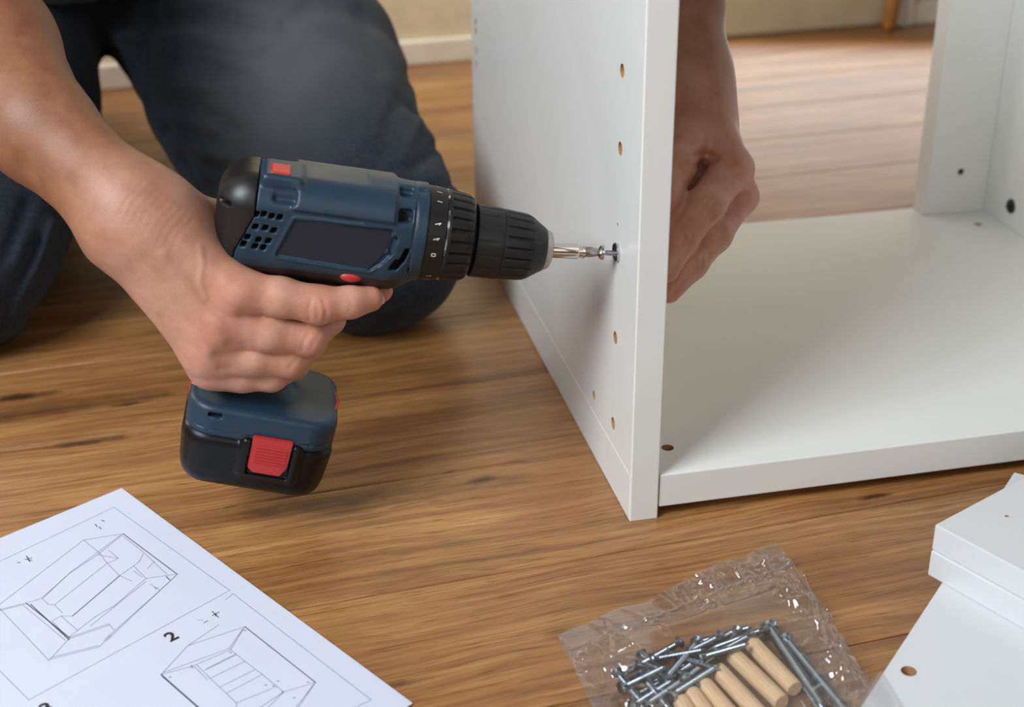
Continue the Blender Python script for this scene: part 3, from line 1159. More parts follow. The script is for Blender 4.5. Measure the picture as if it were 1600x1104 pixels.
# ------------------------------------------------------------------ the kneeling person
def hp(x, y, yl):
    """pixel at a lateral distance from the drill's middle plane"""
    d = ray(x, y)
    return CAM + d * (((CT - CAM) @ ay_ + yl) / (d @ ay_))


def dw(x, y, z):
    """drill frame -> world"""
    return CT + np.array([x, y, z]) @ DR


def chain(pts, rs, k=.004, flat=None, f=1.0):
    return Blend(k, [capsule(a, b, ra, rb, flat, f) for a, b, ra, rb in zip(pts, pts[1:], rs, rs[1:])])


# right hand round the grip ------------------------------------------------
ri = [hp(368, 455, -.0300), hp(438, 464, -.0315), hp(497, 476, -.0310), hp(548, 472, -.0280), hp(578, 466, -.0230)]
rm = [hp(340, 510, -.0330), hp(420, 520, -.0330), hp(482, 528, -.0285), dw(-.1700, -.0085, -.0635), dw(-.1715, .0090, -.0650), dw(-.1820, .0190, -.0670)]
rr = [hp(324, 550, -.0310), hp(395, 559, -.0320), hp(452, 564, -.0285), dw(-.1785, -.0085, -.0815), dw(-.1795, .0085, -.0835), dw(-.1900, .0185, -.0850)]
rp = [hp(331, 573, -.0250), hp(380, 587, -.0275), hp(424, 588, -.0260), dw(-.1870, -.0085, -.0985), dw(-.1880, .0060, -.1005), dw(-.1960, .0160, -.1005)]
rt = [dw(-.2420, .0120, -.0250), dw(-.2180, .0270, -.0435), dw(-.1760, .0270, -.0500), dw(-.1400, .0150, -.0505)]
fingers_r = Blend(.0012, [chain(ri, [.0128, .0115, .0112, .0092, .0081]), chain(rm, [.0130, .0112, .0108, .0090, .0082, .0072]),
                          chain(rr, [.0122, .0106, .0100, .0085, .0078, .0068]), chain(rp, [.0112, .0094, .0088, .0076, .0068, .0060])])
thumb_r = chain(rt, [.0165, .0130, .0105, .0078], .006)
wr = hp(203, 331, -.010)
palm_r = Blend(.014, [capsule(hp(252, 352, -.017), ri[0], .0180, .0125), capsule(hp(236, 372, -.022), rm[0], .0175, .0125),
                      capsule(hp(226, 380, -.022), rr[0], .0165, .0118), capsule(hp(218, 386, -.016), rp[0], .0160, .0108),
                      capsule(hp(275, 380, -.004), dw(-.2330, -.0080, -.0560), .0200, .0130), capsule(hp(250, 430, -.008), dw(-.2360, -.0100, -.0850), .0180, .0110),
                      capsule(hp(262, 335, -.002), rt[0], .0200, .0165), capsule(wr, hp(262, 372, -.012), .0272, .0235, ay_, .78),
                      capsule(hp(372, 482, -.0235), hp(408, 492, -.0225), .0100, .0080), capsule(hp(345, 533, -.0240), hp(385, 540, -.0235), .0095, .0078), capsule(hp(335, 567, -.0220), hp(365, 575, -.0225), .0085, .0070)])
el_r = at_depth(-100, -45, .905)
fore_r = Blend(.012, [capsule(wr, at_depth(61, 199, .822), .0264, .0312, ay_, .88), capsule(at_depth(61, 199, .822), at_depth(-28, 78, .862), .0312, .0450),
                      capsule(at_depth(-28, 78, .862), el_r, .0450, .0430), capsule(hp(168, 380, -.006), hp(180, 390, -.006), .0105, .0095)])
SH_R, SH_L = np.array([-.530, 1.09, .530]), np.array([-.190, 1.12, .605])
up_r = capsule(el_r, SH_R, .0430, .0540)
# left hand behind the panel ----------------------------------------------
li = [at_depth(1143, 262, .915), at_depth(1102, 322, .893), at_depth(1064, 376, .882), at_depth(1042, 424, .880)]
lm = [at_depth(1152, 306, .925), at_depth(1116, 366, .905), at_depth(1081, 412, .893), at_depth(1046, 456, .888)]
lr = [at_depth(1138, 322, .950), at_depth(1108, 375, .930), at_depth(1070, 415, .915), at_depth(1040, 450, .908)]
lp = [at_depth(1120, 325, .972), at_depth(1090, 370, .958), at_depth(1062, 400, .945), at_depth(1035, 425, .938)]
lt = [at_depth(1082, 203, .925), at_depth(1056, 258, .902), at_depth(1036, 312, .890), at_depth(1018, 362, .880)]
fingers_l = Blend(.0014, [chain(li, [.0135, .0121, .0103, .0078], .005), chain(lm, [.0125, .0112, .0096, .0072], .005),
                          chain(lr, [.0120, .0106, .0092, .0070], .005), chain(lp, [.0108, .0094, .0080, .0062], .005)])
thumb_l = chain(lt, [.0170, .0122, .0106, .0084], .006)
wl = at_depth(1074, 128, .945)
palm_l = Blend(.010, [capsule(at_depth(1100, 190, .930), li[0], .0190, .0130), capsule(at_depth(1100, 195, .945), lm[0], .0185, .0128),
                      capsule(at_depth(1092, 200, .960), lr[0], .0175, .0120), capsule(at_depth(1085, 205, .970), lp[0], .0160, .0110),
                      capsule(wl, at_depth(1094, 190, .942), .0270, .0235),
                      capsule(at_depth(1078, 262, .948), at_depth(1086, 330, .950), .0180, .0140), capsule(at_depth(1060, 250, .945), at_depth(1056, 330, .948), .0160, .0120)])
el_l = at_depth(1004, -640, .965)
fore_l = Blend(.012, [capsule(wl, at_depth(1062, 0, .950), .0270, .0285), capsule(at_depth(1062, 0, .950), el_l, .0285, .0440)])
up_l = capsule(el_l, SH_L, .0430, .0540)
# trunk, neck and head (hidden by the clothes and above the frame)
PEL, CHE, NEK, HED = np.array([-.425, 1.48, .230]), np.array([-.365, 1.17, .50]), np.array([-.345, 1.06, .60]), np.array([-.325, .975, .725])
trunk = Blend(.05, [capsule(PEL, CHE, .085, .085), capsule(SH_R, CHE, .050, .070), capsule(SH_L, CHE, .050, .070), capsule(CHE, NEK, .070, .052), capsule(NEK, HED, .052, .056)])
fdir = np.array([.10, -.62, -.78])
fdir /= np.linalg.norm(fdir)
hup = (HED - NEK) / np.linalg.norm(HED - NEK)
fdir = fdir - hup * (fdir @ hup)
fdir /= np.linalg.norm(fdir)
hsd = np.cross(fdir, hup)
head = Blend(.02, [capsule(HED + hup * .035 - fdir * .012, HED + hup * .050 + fdir * .006, .082, .078), capsule(HED - hup * .01 + fdir * .035, HED - hup * .055 + fdir * .058, .052, .030),
                   capsule(HED + hup * .03 + fdir * .083, HED - hup * .005 + fdir * .100, .008, .012),
                   capsule(HED - hup * .01 - hsd * .080 - fdir * .01, HED + hup * .03 - hsd * .084 - fdir * .015, .012, .015, hsd, .5),
                   capsule(HED - hup * .01 + hsd * .080 - fdir * .01, HED + hup * .03 + hsd * .084 - fdir * .015, .012, .015, hsd, .5),
                   capsule(HED - hup * .038 + fdir * .080 - hsd * .014, HED - hup * .038 + fdir * .080 + hsd * .014, .009, .009)])
arm_r = Blend(.010, [palm_r, fingers_r, thumb_r])
arm_r = Blend(.022, [arm_r, fore_r, up_r])
arm_l = Blend(.006, [palm_l, fingers_l, thumb_l])
arm_l = Blend(.022, [arm_l, fore_l, up_l])
body_all = Blend(.030, [arm_r, arm_l, trunk, head])

toCam_r = -ray(420, 500) / np.linalg.norm(ray(420, 500))
toCam_l = -ray(1110, 350) / np.linalg.norm(ray(1110, 350))


def surf_r(x, y, dep_off=0.0):
    return np.array(hp(x, y, -.040 + dep_off))


# relief: (polyline in pixels, width, depth>0 groove / <0 ridge, hand)
def lines_to_world(lst, plane):
    return [([plane(x, y) for x, y in pts], w, a) for pts, w, a in lst]


GROOVES = []


def ray_lines(pts, w, a, dref, reach):
    """relief drawn along the view of a hand: stored as (screen polyline, width in px, amount, depth window)"""
    GROOVES.append((np.array(pts, float), w, a, dref, reach))


# knuckle creases of the right index, middle, ring finger
ray_lines([(484, 500), (482, 484), (487, 468)], 2.6, .0007, .80, .03)
ray_lines([(507, 502), (510, 486), (504, 467)], 2.6, .0007, .80, .03)
ray_lines([(496, 498), (497, 484), (495, 472)], 2.2, .0006, .80, .03)
ray_lines([(546, 486), (548, 474), (546, 462)], 2.0, .0003, .80, .03)
ray_lines([(473, 545), (475, 532), (484, 520)], 2.4, .0005, .81, .03)
ray_lines([(486, 545), (492, 532), (500, 521)], 2.4, .0004, .81, .03)
ray_lines([(452, 576), (458, 566), (466, 558)], 2.2, .0005, .82, .03)
ray_lines([(412, 603), (417, 594)], 2.2, .0003, .82, .03)
# webs between the knuckles, tendons and a vein on the back of the hand
ray_lines([(405, 493), (380, 490)], 9, .0010, .80, .03)
ray_lines([(382, 541), (358, 537)], 8, .0009, .80, .03)
ray_lines([(360, 575), (345, 574)], 7, .0008, .81, .03)
ray_lines([(350, 436), (325, 414), (285, 375)], 12, -.0006, .79, .04)
ray_lines([(340, 508), (300, 460), (255, 400)], 11, -.0008, .79, .04)
ray_lines([(324, 550), (285, 500), (235, 420)], 10, -.0007, .80, .04)
ray_lines([(313, 385), (317, 410), (312, 440), (322, 465)], 4.5, -.0006, .79, .04)
ray_lines([(372, 455), (374, 458)], 21, -.0013, .79, .03)
ray_lines([(341, 509), (343, 511)], 20, -.0011, .80, .03)
ray_lines([(325, 551), (327, 553)], 12, -.0013, .80, .03)
# wrist creases
for k in range(9):
    x0, y0 = 198 + k * 10, 296 + k * 7
    ray_lines([(x0 + 26, y0 - 12), (x0, y0 + 16), (x0 - 14, y0 + 44)], 1.8, .0002, .78, .03)
# left hand: knuckle folds, thumb web
ray_lines([(1100, 340), (1096, 328), (1104, 318)], 3.8, .0016, .885, .03)
ray_lines([(1108, 342), (1108, 330), (1114, 322)], 3.8, .0016, .885, .03)
ray_lines([(1115, 338), (1118, 328), (1120, 320)], 3.8, .0016, .885, .03)
ray_lines([(1070, 382), (1076, 374), (1074, 366)], 3.8, .0016, .875, .03)
ray_lines([(1096, 412), (1098, 400), (1106, 394)], 3.8, .0016, .895, .03)
ray_lines([(1104, 408), (1108, 398), (1114, 392)], 3.8, .0016, .895, .03)
ray_lines([(1062, 262), (1074, 246), (1100, 238), (1120, 246)], 5, .0014, .905, .035)
ray_lines([(1082, 262), (1096, 252), (1118, 250)], 4, .0008, .900, .03)
ray_lines([(1160, 258), (1162, 262)], 13, -.0030, .915, .04)
ray_lines([(1170, 306), (1171, 310)], 13, -.0030, .925, .04)


def relief(P):
    d = P - CAM
    t = d @ fwd
    sx, sy = 800 + FPX * (d @ R_) / t, 552 - FPX * (d @ U_) / t
    S = np.stack([sx, sy], 1)
    out = np.zeros(len(P))
    for pts, w, a, dref, reach in GROOVES:
        lo, hi = pts.min(0) - 3 * w, pts.max(0) + 3 * w
        m = (sx > lo[0]) & (sx < hi[0]) & (sy > lo[1]) & (sy < hi[1]) & (np.abs(t - dref) < reach * 1.5)
        if not m.any():
            continue
        q = S[m]
        dd = np.full(len(q), 1e9)
        for u, v in zip(pts, pts[1:]):
            dd = np.minimum(dd, seg_dist(q, u, v)[0])
        win = np.clip(1.5 - np.abs(t[m] - dref) / reach, 0, .5) * 2
        out[m] += a * np.exp(-(dd / w) ** 2) * win * win * (3 - 2 * win)
    return out


def body_fn(P, c=None, rad=None):
    d = body_all(P, c, rad)
    if c is not None:
        d = d + relief(P)
    return d


def skin_material():
    t = NT('skin')
    p = t.coords()
    red = t.n('ShaderNodeAttribute', attribute_name='redness').outputs['Fac']
    mott = t.noise(p, 60, 4, .6)
    base = t.ramp(mott, [(.3, srgb(181, 130, 107)), (.7, srgb(202, 154, 132))])
    base = t.mix(t.math('MULTIPLY', red, .75), base, srgb(190, 108, 84))
    tan_shade_f = t.n('ShaderNodeAttribute', attribute_name='tan').outputs['Fac']
    base = t.mix(tan_shade_f, base, t.ramp(mott, [(.3, srgb(120, 77, 52)), (.7, srgb(144, 97, 69))]))  # forearm skin browner, and darkened to stand for weaker light on it
    fine = t.noise(p, 900, 3, .6)
    base = t.mix(t.maprange(fine, .35, .65, .10, 0.0), base, srgb(150, 92, 66))
    t.b(Base_Color=base, Roughness=t.math('ADD', t.maprange(mott, .3, .7, .34, .46), t.math('MULTIPLY', tan_shade_f, .10)), Subsurface_Weight=.18, Subsurface_Radius=(.9, .35, .18), Subsurface_Scale=.004, Specular_IOR_Level=.45)
    lin = t.n('ShaderNodeTexVoronoi', feature='DISTANCE_TO_EDGE', i_Scale=620.0)
    t.set(lin, 'Vector', t.mapping(p, (1.0, .8, 1.3)))
    h = t.math('ADD', t.math('MULTIPLY', t.math('MINIMUM', lin.outputs['Distance'], .12), 3.0), t.math('MULTIPLY', fine, .5))
    t.bump(h, .22, .0006)
    return t.m


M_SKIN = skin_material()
person = empty('person', (PEL[0], PEL[1], 0))
tag(person, 'kneeling person in dark blue jeans drilling into the white panel', 'person')
pinvM = Matrix.Translation((-PEL[0], -PEL[1], 0))


def person_part(name, me, mats, label=None):
    me.transform(pinvM)
    o = link(name, me, mats, person, smooth=True)
    if label:
        o['label'] = label
    return o


allp = np.array([i for i in ri + rm + rr + rp + li + lm + [el_r, el_l, SH_R, SH_L, PEL, HED + hup * .1]])
bme = implicit_mesh(body_fn, (-.66, .70, .10), (.26, 1.62, .95), .0012, 'body', B=16)
co = np.empty(len(bme.vertices) * 3, np.float32)
bme.vertices.foreach_get('co', co)
co = co.reshape(-1, 3)
red = np.zeros(len(co), np.float32)
for c, r, a in [(ri[0], .016, .8), (rm[0], .016, .7), (rr[0], .015, .6), (rp[0], .013, .4), (ri[2], .013, .8), (rm[2], .013, .6), (rr[2], .012, .5), (ri[4], .010, .7), (rt[3], .016, 1.0),
                (li[0], .02, .5), (lm[0], .02, .6), (li[2], .02, .4), (li[3], .012, .6), (lm[3], .012, .6)]:
    red = np.maximum(red, a * np.exp(-(np.linalg.norm(co - c, axis=1) / (r * 1.15)) ** 2))
at = bme.attributes.new('redness', 'FLOAT', 'POINT')
at.data.foreach_set('value', red.astype(np.float32))
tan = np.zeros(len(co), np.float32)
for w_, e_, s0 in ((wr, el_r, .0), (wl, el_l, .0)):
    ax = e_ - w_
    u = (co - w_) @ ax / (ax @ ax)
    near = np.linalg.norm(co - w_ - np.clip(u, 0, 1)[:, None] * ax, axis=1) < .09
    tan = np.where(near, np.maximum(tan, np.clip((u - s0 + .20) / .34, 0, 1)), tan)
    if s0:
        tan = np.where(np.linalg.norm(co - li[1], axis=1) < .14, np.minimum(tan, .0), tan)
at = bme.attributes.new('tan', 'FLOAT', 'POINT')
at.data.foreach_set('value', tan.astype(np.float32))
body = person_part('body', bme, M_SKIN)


# finger nails that show: right index, left index
def nail(center, along, out_, w, l, th=.0007):
    along, out_ = np.array(along) / np.linalg.norm(along), np.array(out_) / np.linalg.norm(out_)
    out_ = out_ - along * (along @ out_)
    out_ /= np.linalg.norm(out_)
    sd = np.cross(along, out_)
    bm = bmesh.new()
    n, m = 8, 8
    top, bot = {}, {}
    for i in range(n + 1):
        for j in range(m + 1):
            u, v = i / n * 2 - 1, j / m * 2 - 1
            ww = w * (1 - .25 * max(0, u) ** 3 - .12 * max(0, -u) ** 2)
            p = np.array(center) + along * u * l + sd * math.sin(v * 1.0) * ww + out_ * (math.cos(v * 1.0) - 1) * w * 1.0
            top[i, j] = bm.verts.new(p + out_ * th * .5)
            bot[i, j] = bm.verts.new(p - out_ * th)
    for i in range(n):
        for j in range(m):
            bm.faces.new((top[i, j], top[i + 1, j], top[i + 1, j + 1], top[i, j + 1]))
            bm.faces.new((bot[i, j], bot[i, j + 1], bot[i + 1, j + 1], bot[i + 1, j]))
    for a, b in [((i, 0), (i + 1, 0)) for i in range(n)] + [((i + 1, m), (i, m)) for i in range(n)] + [((n, j), (n, j + 1)) for j in range(m)] + [((0, j + 1), (0, j)) for j in range(m)]:
        bm.faces.new((top[a], bot[a], bot[b], top[b]))
    bmesh.ops.recalc_face_normals(bm, faces=bm.faces)
    return bm_mesh(bm)


M_NAIL = plain('finger_nail', srgb(222, 172, 150), .30, var=.03)
dirI = ri[4] - ri[3]
dirI /= np.linalg.norm(dirI)
outI = .55 * ax_ - .75 * ay_ - .25 * az_
o1 = outI - dirI * (outI @ dirI)
o1 /= np.linalg.norm(o1)
person_part('fingernail', nail(ri[4] + dirI * .0022 + o1 * .0053, dirI, o1, .0048, .0050), M_NAIL, 'pale fingernail')
dirL = (li[3] - li[2]) / np.linalg.norm(li[3] - li[2])
outL = np.array([.85, -.45, .1])
o2 = outL - dirL * (outL @ dirL)
o2 /= np.linalg.norm(o2)
person_part('fingernail', nail(li[3] + o2 * .0074 - dirL * .0060, dirL, o2, .0050, .0058), M_NAIL, 'pale fingernail')

# ------------------------------------------------------------------ clothes
K_L, H_L = np.array([-.118, 1.075, .078]), np.array([-.322, 1.485, .222])
K_R, H_R = np.array([-.452, 1.045, .080]), np.array([-.540, 1.460, .222])
F_L, F_R = np.array([-.270, 1.55, .060]), np.array([-.560, 1.52, .060])
M_L = K_L * .52 + H_L * .48 + np.array([.002, 0, 0])
jl = Blend(.030, [capsule(K_L, M_L, .080, .115), capsule(M_L, H_L, .115, .124), capsule(K_L + np.array([.0, .02, -.006]), F_L, .070, .052)])
jr = Blend(.030, [capsule(K_R, K_R * .52 + H_R * .48, .082, .110), capsule(K_R * .52 + H_R * .48, H_R, .110, .128), capsule(K_R + np.array([.0, .02, -.006]), F_R, .070, .052)])
jp = Blend(.05, [capsule(H_L + np.array([0, .05, .075]), H_R + np.array([0, .05, .075]), .115, .115), capsule(PEL + (CHE - PEL) * .22, PEL + (CHE - PEL) * .5, .125, .135)])
jeans_b = Blend(.020, [jl, jr, jp])
frng = np.random.RandomState(5)
FOLDS = []
for K, H, n in ((K_L, H_L, 20), (K_R, H_R, 16)):
    ax = (H - K) / np.linalg.norm(H - K)
    for i in range(n):
        s = frng.uniform(.05, 1.0)
        c = K + (H - K) * s
        th = frng.uniform(-1.9, 1.9)
        up_ = np.array([0, 0, 1.0]) - ax * ax[2]
        up_ /= np.linalg.norm(up_)
        sd = np.cross(ax, up_)
        dirn = up_ * math.cos(th) + sd * math.sin(th)
        p = c + dirn * np.interp(s, [0, .48, 1], [.080, .115, .124])
        tang = np.cross(ax, dirn) * frng.uniform(.6, 1) + ax * frng.uniform(-.6, .6)
        tang /= np.linalg.norm(tang)
        L = frng.uniform(.03, .08)
        FOLDS.append((p - tang * L, p + tang * L, frng.uniform(.006, .011), frng.choice([-1, 1]) * frng.uniform(.0026, .0062)))


JLINES = [([(212, 108), (300, 98), (385, 122)], 11, .0045), ([(236, 160), (310, 168), (372, 205)], 10, .0050), ([(262, 205), (335, 222)], 9, .0045), ([(285, 250), (352, 268)], 9, .0045),
          ([(200, 42), (330, 24), (440, 44)], 12, .0065), ([(225, 130), (330, 136)], 9, -.0045), ([(250, 185), (345, 198)], 9, -.0045), ([(275, 228), (350, 246)], 8, -.0040), ([(180, 62), (300, 56), (400, 78)], 11, -.0050),
          ([(640, 118), (606, 196), (596, 250)], 11, .0035), ([(690, 225), (646, 262)], 9, .0042), ([(664, 170), (628, 250)], 9, -.0035), ([(700, 290), (660, 300)], 9, .0040), ([(560, 20), (590, 110)], 12, .0035),
          ([(60, 380), (20, 470), (-20, 540)], 11, .0050), ([(84, 350), (56, 420), (20, 480)], 9, -.0045), ([(86, 440), (50, 500)], 9, .0050), ([(40, 320), (10, 400)], 10, .0045),
          ([(204, 88), (254, 178), (302, 268), (330, 330)], 3.2, .0022), ([(480, 10), (430, 70)], 13, .0040), ([(330, 290), (420, 300)], 10, .0035)]
JLINES = [(np.array(p_, float), w_, a_) for p_, w_, a_ in JLINES]


def jeans_relief(P):
    d = P - CAM
    t = d @ fwd
    S = np.stack([800 + FPX * (d @ R_) / t, 552 - FPX * (d @ U_) / t], 1)
    out = np.zeros(len(P))
    for pts, w, a in JLINES:
        lo, hi = pts.min(0) - 3 * w, pts.max(0) + 3 * w
        m = (S > lo).all(1) & (S < hi).all(1) & (t < 1.42)
        if m.any():
            dd = np.full(m.sum(), 1e9)
            for u, v in zip(pts, pts[1:]):
                dd = np.minimum(dd, seg_dist(S[m], u, v)[0])
            out[m] += a * np.exp(-(dd / w) ** 2)
    return out


def jeans_fn(P, c=None, rad=None):
    d = jeans_b(P, c, rad)
    if c is None:
        return d
    near = np.abs(d) < .05
    if near.any():
        q = P[near]
        e = np.zeros(len(q))
        for a, b, w, amt in FOLDS:
            if np.linalg.norm((a + b) / 2 - c) > np.linalg.norm(b - a) / 2 + rad + .05:
                continue
            e += amt * np.exp(-(seg_dist(q, a, b)[0] / (w * 1.6)) ** 2)
        e += .0012 * np.sin(q[:, 0] * 55 + 3 * np.sin(q[:, 2] * 31)) * np.sin(q[:, 1] * 38 + 2 * np.sin(q[:, 0] * 27))
        e += jeans_relief(q)
        d = d.copy()
        d[near] += e
    return np.maximum(d, .0008 - P[:, 2])


def denim_material():
    t = NT('dark_denim')
    p = t.coords()
    m = t.mapping(p, (1, 1, 1), (.5, .3, .4))
    s = t.n('ShaderNodeSeparateXYZ')
    t.set(s, 0, m)
    warp = t.math('SINE', t.math('MULTIPLY', t.math('ADD', s.outputs[0], t.math('MULTIPLY', s.outputs[1], .6)), 4200.0))
    weft = t.math('SINE', t.math('MULTIPLY', t.math('SUBTRACT', s.outputs[2], t.math('MULTIPLY', s.outputs[0], .35)), 5200.0))
    thr = t.noise(t.mapping(p, (900, 900, 220)), 1.0, 2)
    fade = t.noise(p, 7, 4, .6)
    slub = t.noise(p, 260, 3, .7)
    col = t.ramp(t.math('ADD', t.math('MULTIPLY', fade, .6), t.math('MULTIPLY', slub, .4)), [(.36, srgb(15, 20, 29)), (.52, srgb(26, 33, 44)), (.68, srgb(44, 51, 62))])
    # worn, greyer fronts of the two thighs
    pos = t.n('ShaderNodeNewGeometry').outputs['Position']
    for (c, r) in ((K_L * .68 + H_L * .32 + np.array([0, -.03, .085]), .15),):
        d = t.vmath('LENGTH', t.vmath('MULTIPLY', t.vmath('SUBTRACT', pos, tuple(c)), (1 / .085, 1 / .20, 1 / .12)))
        col = t.mix(t.maprange(t.math('ADD', d, t.math('MULTIPLY', t.math('SUBTRACT', fade, .5), 1.2)), .2, 1.15, .75, 0.0), col, srgb(92, 94, 98))
    col = t.mix(t.maprange(thr, .45, .65, .0, .22), col, srgb(70, 78, 90))
    t.b(Base_Color=col, Roughness=.92, Specular_IOR_Level=.2, Sheen_Weight=.06)
    t.bump(t.math('ADD', t.math('MULTIPLY', warp, weft), t.math('MULTIPLY', slub, 1.5)), .35, .0006)
    return t.m


M_DENIM = denim_material()
jeans = person_part('jeans', implicit_mesh(jeans_fn, (-.72, .93, -.006), (.08, 1.72, .50), .0034, 'jeans', B=12), M_DENIM, 'dark blue denim jeans')

shirt_b = Blend(.05, [capsule(PEL + (CHE - PEL) * .40, CHE, .150, .150), capsule(CHE, SH_L, .135, .075), capsule(CHE, SH_R, .135, .075),
                      capsule(SH_R, SH_R + (el_r - SH_R) * .62, .075, .062), capsule(SH_L, SH_L + (el_l - SH_L) * .62, .075, .062), capsule(CHE, NEK - hup * .035, .130, .066)])


def shirt_fn(P, c=None, rad=None):
    d = shirt_b(P, c, rad)
    if c is not None:
        d = d + .003 * np.sin(P[:, 0] * 43 + 2 * np.sin(P[:, 1] * 29)) * np.sin(P[:, 2] * 37 + 2 * np.sin(P[:, 0] * 23))
    for S, E in ((SH_R, el_r), (SH_L, el_l)):
        ax = (E - S) / np.linalg.norm(E - S)
        cut = (P - (S + (E - S) * .58)) @ ax
        lim = np.linalg.norm(P - E, axis=1) - .26
        d = np.maximum(d, np.minimum(cut, -lim))
    d = np.maximum(d, -((P - (PEL + (CHE - PEL) * .42)) @ (CHE - PEL)) / np.linalg.norm(CHE - PEL))
    return np.maximum(d, (P - (NEK - hup * .02)) @ hup)


M_SHIRT = plain('charcoal_cotton', srgb(58, 60, 66), .95, grain=.4, gscale=1400)
person_part('shirt', implicit_mesh(shirt_fn, (-.76, .80, .15), (.14, 1.60, .80), .006, 'shirt', B=12), M_SHIRT)


def hair_fn(P, c=None, rad=None):
    d = np.minimum(capsule(HED + hup * .040 - fdir * .016, HED + hup * .056 - fdir * .002, .089, .084)(P), 9)
    d = d + .002 * np.sin(P[:, 0] * 320) * np.sin(P[:, 1] * 290) * np.sin(P[:, 2] * 310)
    q = P - HED
    return smax(d, (q @ fdir) * .9 - (q @ hup) * 1.0 - .002, .01)


person_part('hair', implicit_mesh(hair_fn, HED - .2, HED + .2, .004, 'hair', B=12), plain('dark_brown_hair', srgb(44, 32, 25), .6, grain=.8, gscale=500), 'short dark hair')

# shoes under the seat, toes on the floor
M_SHOE = plain('dark_shoe', srgb(40, 38, 38), .6)
M_SOLE = plain('pale_rubber_sole', srgb(170, 165, 155), .7)
for F, sx in ((F_L, 1), (F_R, -1)):
    fb = Blend(.02, [capsule(F + np.array([0, .02, .0]), F + np.array([.01 * sx, .11, .035]), .044, .040), capsule(F + np.array([0, .03, -.015]), F + np.array([.01 * sx, .14, .0]), .040, .036),
                     capsule(F + np.array([.01 * sx, .11, .035]), F + np.array([.01 * sx, .15, .005]), .038, .036)])
    person_part('shoe', implicit_mesh(lambda P, c=None, rad=None: np.maximum(fb(P, c, rad), .001 - P[:, 2]), F - np.array([.08, .08, .07]), F + np.array([.09, .24, .12]), .004, 'shoe', B=12), M_SHOE)

# ------------------------------------------------------------------ clear bag of fittings
rb = np.random.RandomState(21)


def film_material():
    t = NT('clear_film')
    p = t.coords()
    nt = t.t
    tr = t.n('ShaderNodeBsdfTransparent', i_Color=(.97, .97, .975, 1))
    gl = t.n('ShaderNodeBsdfGlossy', i_Color=(1, 1, 1, 1), i_Roughness=.06)
    df = t.n('ShaderNodeBsdfDiffuse', i_Color=srgb(225, 225, 230))
    tl = t.n('ShaderNodeBsdfTranslucent', i_Color=srgb(225, 225, 230))
    lw = t.n('ShaderNodeLayerWeight', i_Blend=.5)
    bp = t.n('ShaderNodeBump', i_Strength=.14, i_Distance=.0010)
    t.set(bp, 'Height', t.noise(p, 95, 4, .6, 1.2))
    for nd in (gl, lw):
        nt.links.new(bp.outputs[0], nd.inputs['Normal'])
    m0 = t.n('ShaderNodeMixShader', i_0=.5)
    nt.links.new(df.outputs[0], m0.inputs[1])
    nt.links.new(tl.outputs[0], m0.inputs[2])
    m1 = t.n('ShaderNodeMixShader')
    t.set(m1, 0, t.maprange(t.noise(p, 22, 3), .3, .7, .03, .09))
    nt.links.new(tr.outputs[0], m1.inputs[1])
    nt.links.new(m0.outputs[0], m1.inputs[2])
    m2 = t.n('ShaderNodeMixShader')
    t.set(m2, 0, t.math('ADD', .085, t.math('MULTIPLY', t.math('POWER', lw.outputs['Facing'], 4.0), .7)))
    nt.links.new(m1.outputs[0], m2.inputs[1])
    nt.links.new(gl.outputs[0], m2.inputs[2])
    nt.links.new(m2.outputs[0], t.out.inputs['Surface'])
    return t.m


M_FILM = film_material()
b_top = [on_level(872, 996), on_level(1212, 846)]
eL = [on_level(872, 996), on_level(925, 1104), on_level(975, 1200)]
eR = [on_level(1212, 846), on_level(1288, 951), on_level(1356, 1064), on_level(1440, 1200)]


def along(poly, v):
    poly = np.array(poly)
    s = np.r_[0, np.cumsum(np.linalg.norm(np.diff(poly, axis=0), axis=1))]
    s /= s[-1]
    return np.stack([np.interp(v, s, poly[:, k]) for k in range(3)], -1)


NU, NV = 170, 150
uu, vv = np.meshgrid(np.linspace(0, 1, NU + 1), np.linspace(0, 1, NV + 1), indexing='ij')
XY = along(eL, vv) * (1 - uu)[..., None] + along(eR, vv) * uu[..., None]
# slightly wavy mouth of the bag
XY[..., 1] += (.0020 * np.sin(uu * 11) + .0014 * np.sin(uu * 27 + 1)) * np.clip(1 - vv / .08, 0, 1)
sm = lambda a, b, x: np.clip((x - a) / (b - a), 0, 1) ** 2 * (3 - 2 * np.clip((x - a) / (b - a), 0, 1))
bulge = .0150 * sm(.13, .33, vv) * sm(.02, .20, uu) * sm(.02, .16, 1 - uu)
Zt = .0007 + bulge
P2 = XY[..., :2]
for k in range(210):
    if k < 120:
        u0, v0 = rb.uniform(.55, 1.0), rb.uniform(.05, .95)
    elif k < 150:
        u0, v0 = rb.uniform(0, .22), rb.uniform(.1, .8)
    else:
        u0, v0 = rb.uniform(0, 1), rb.uniform(.02, .95)
    c = along(eL, np.array([v0]))[0] * (1 - u0) + along(eR, np.array([v0]))[0] * u0
    th = rb.normal(math.radians(-60), .55) if k % 3 else rb.uniform(0, math.pi)
    L = rb.uniform(.006, .024)
    a_, b_ = c[:2] - L * np.array([math.cos(th), math.sin(th)]), c[:2] + L * np.array([math.cos(th), math.sin(th)])
    ab = b_ - a_
    t_ = np.clip(((P2 - a_) @ ab) / (ab @ ab), 0, 1)
    dd = np.linalg.norm(P2 - a_ - t_[..., None] * ab, axis=-1)
    calm = .07 if (.20 < u0 < .80 and v0 > .24) else 1.5
    amp = rb.uniform(.0005, .0026) * calm
    Zt += amp * np.exp(-dd / rb.uniform(.0007, .0020)) * np.sin(np.pi * np.clip(t_, .02, .98)) ** .5
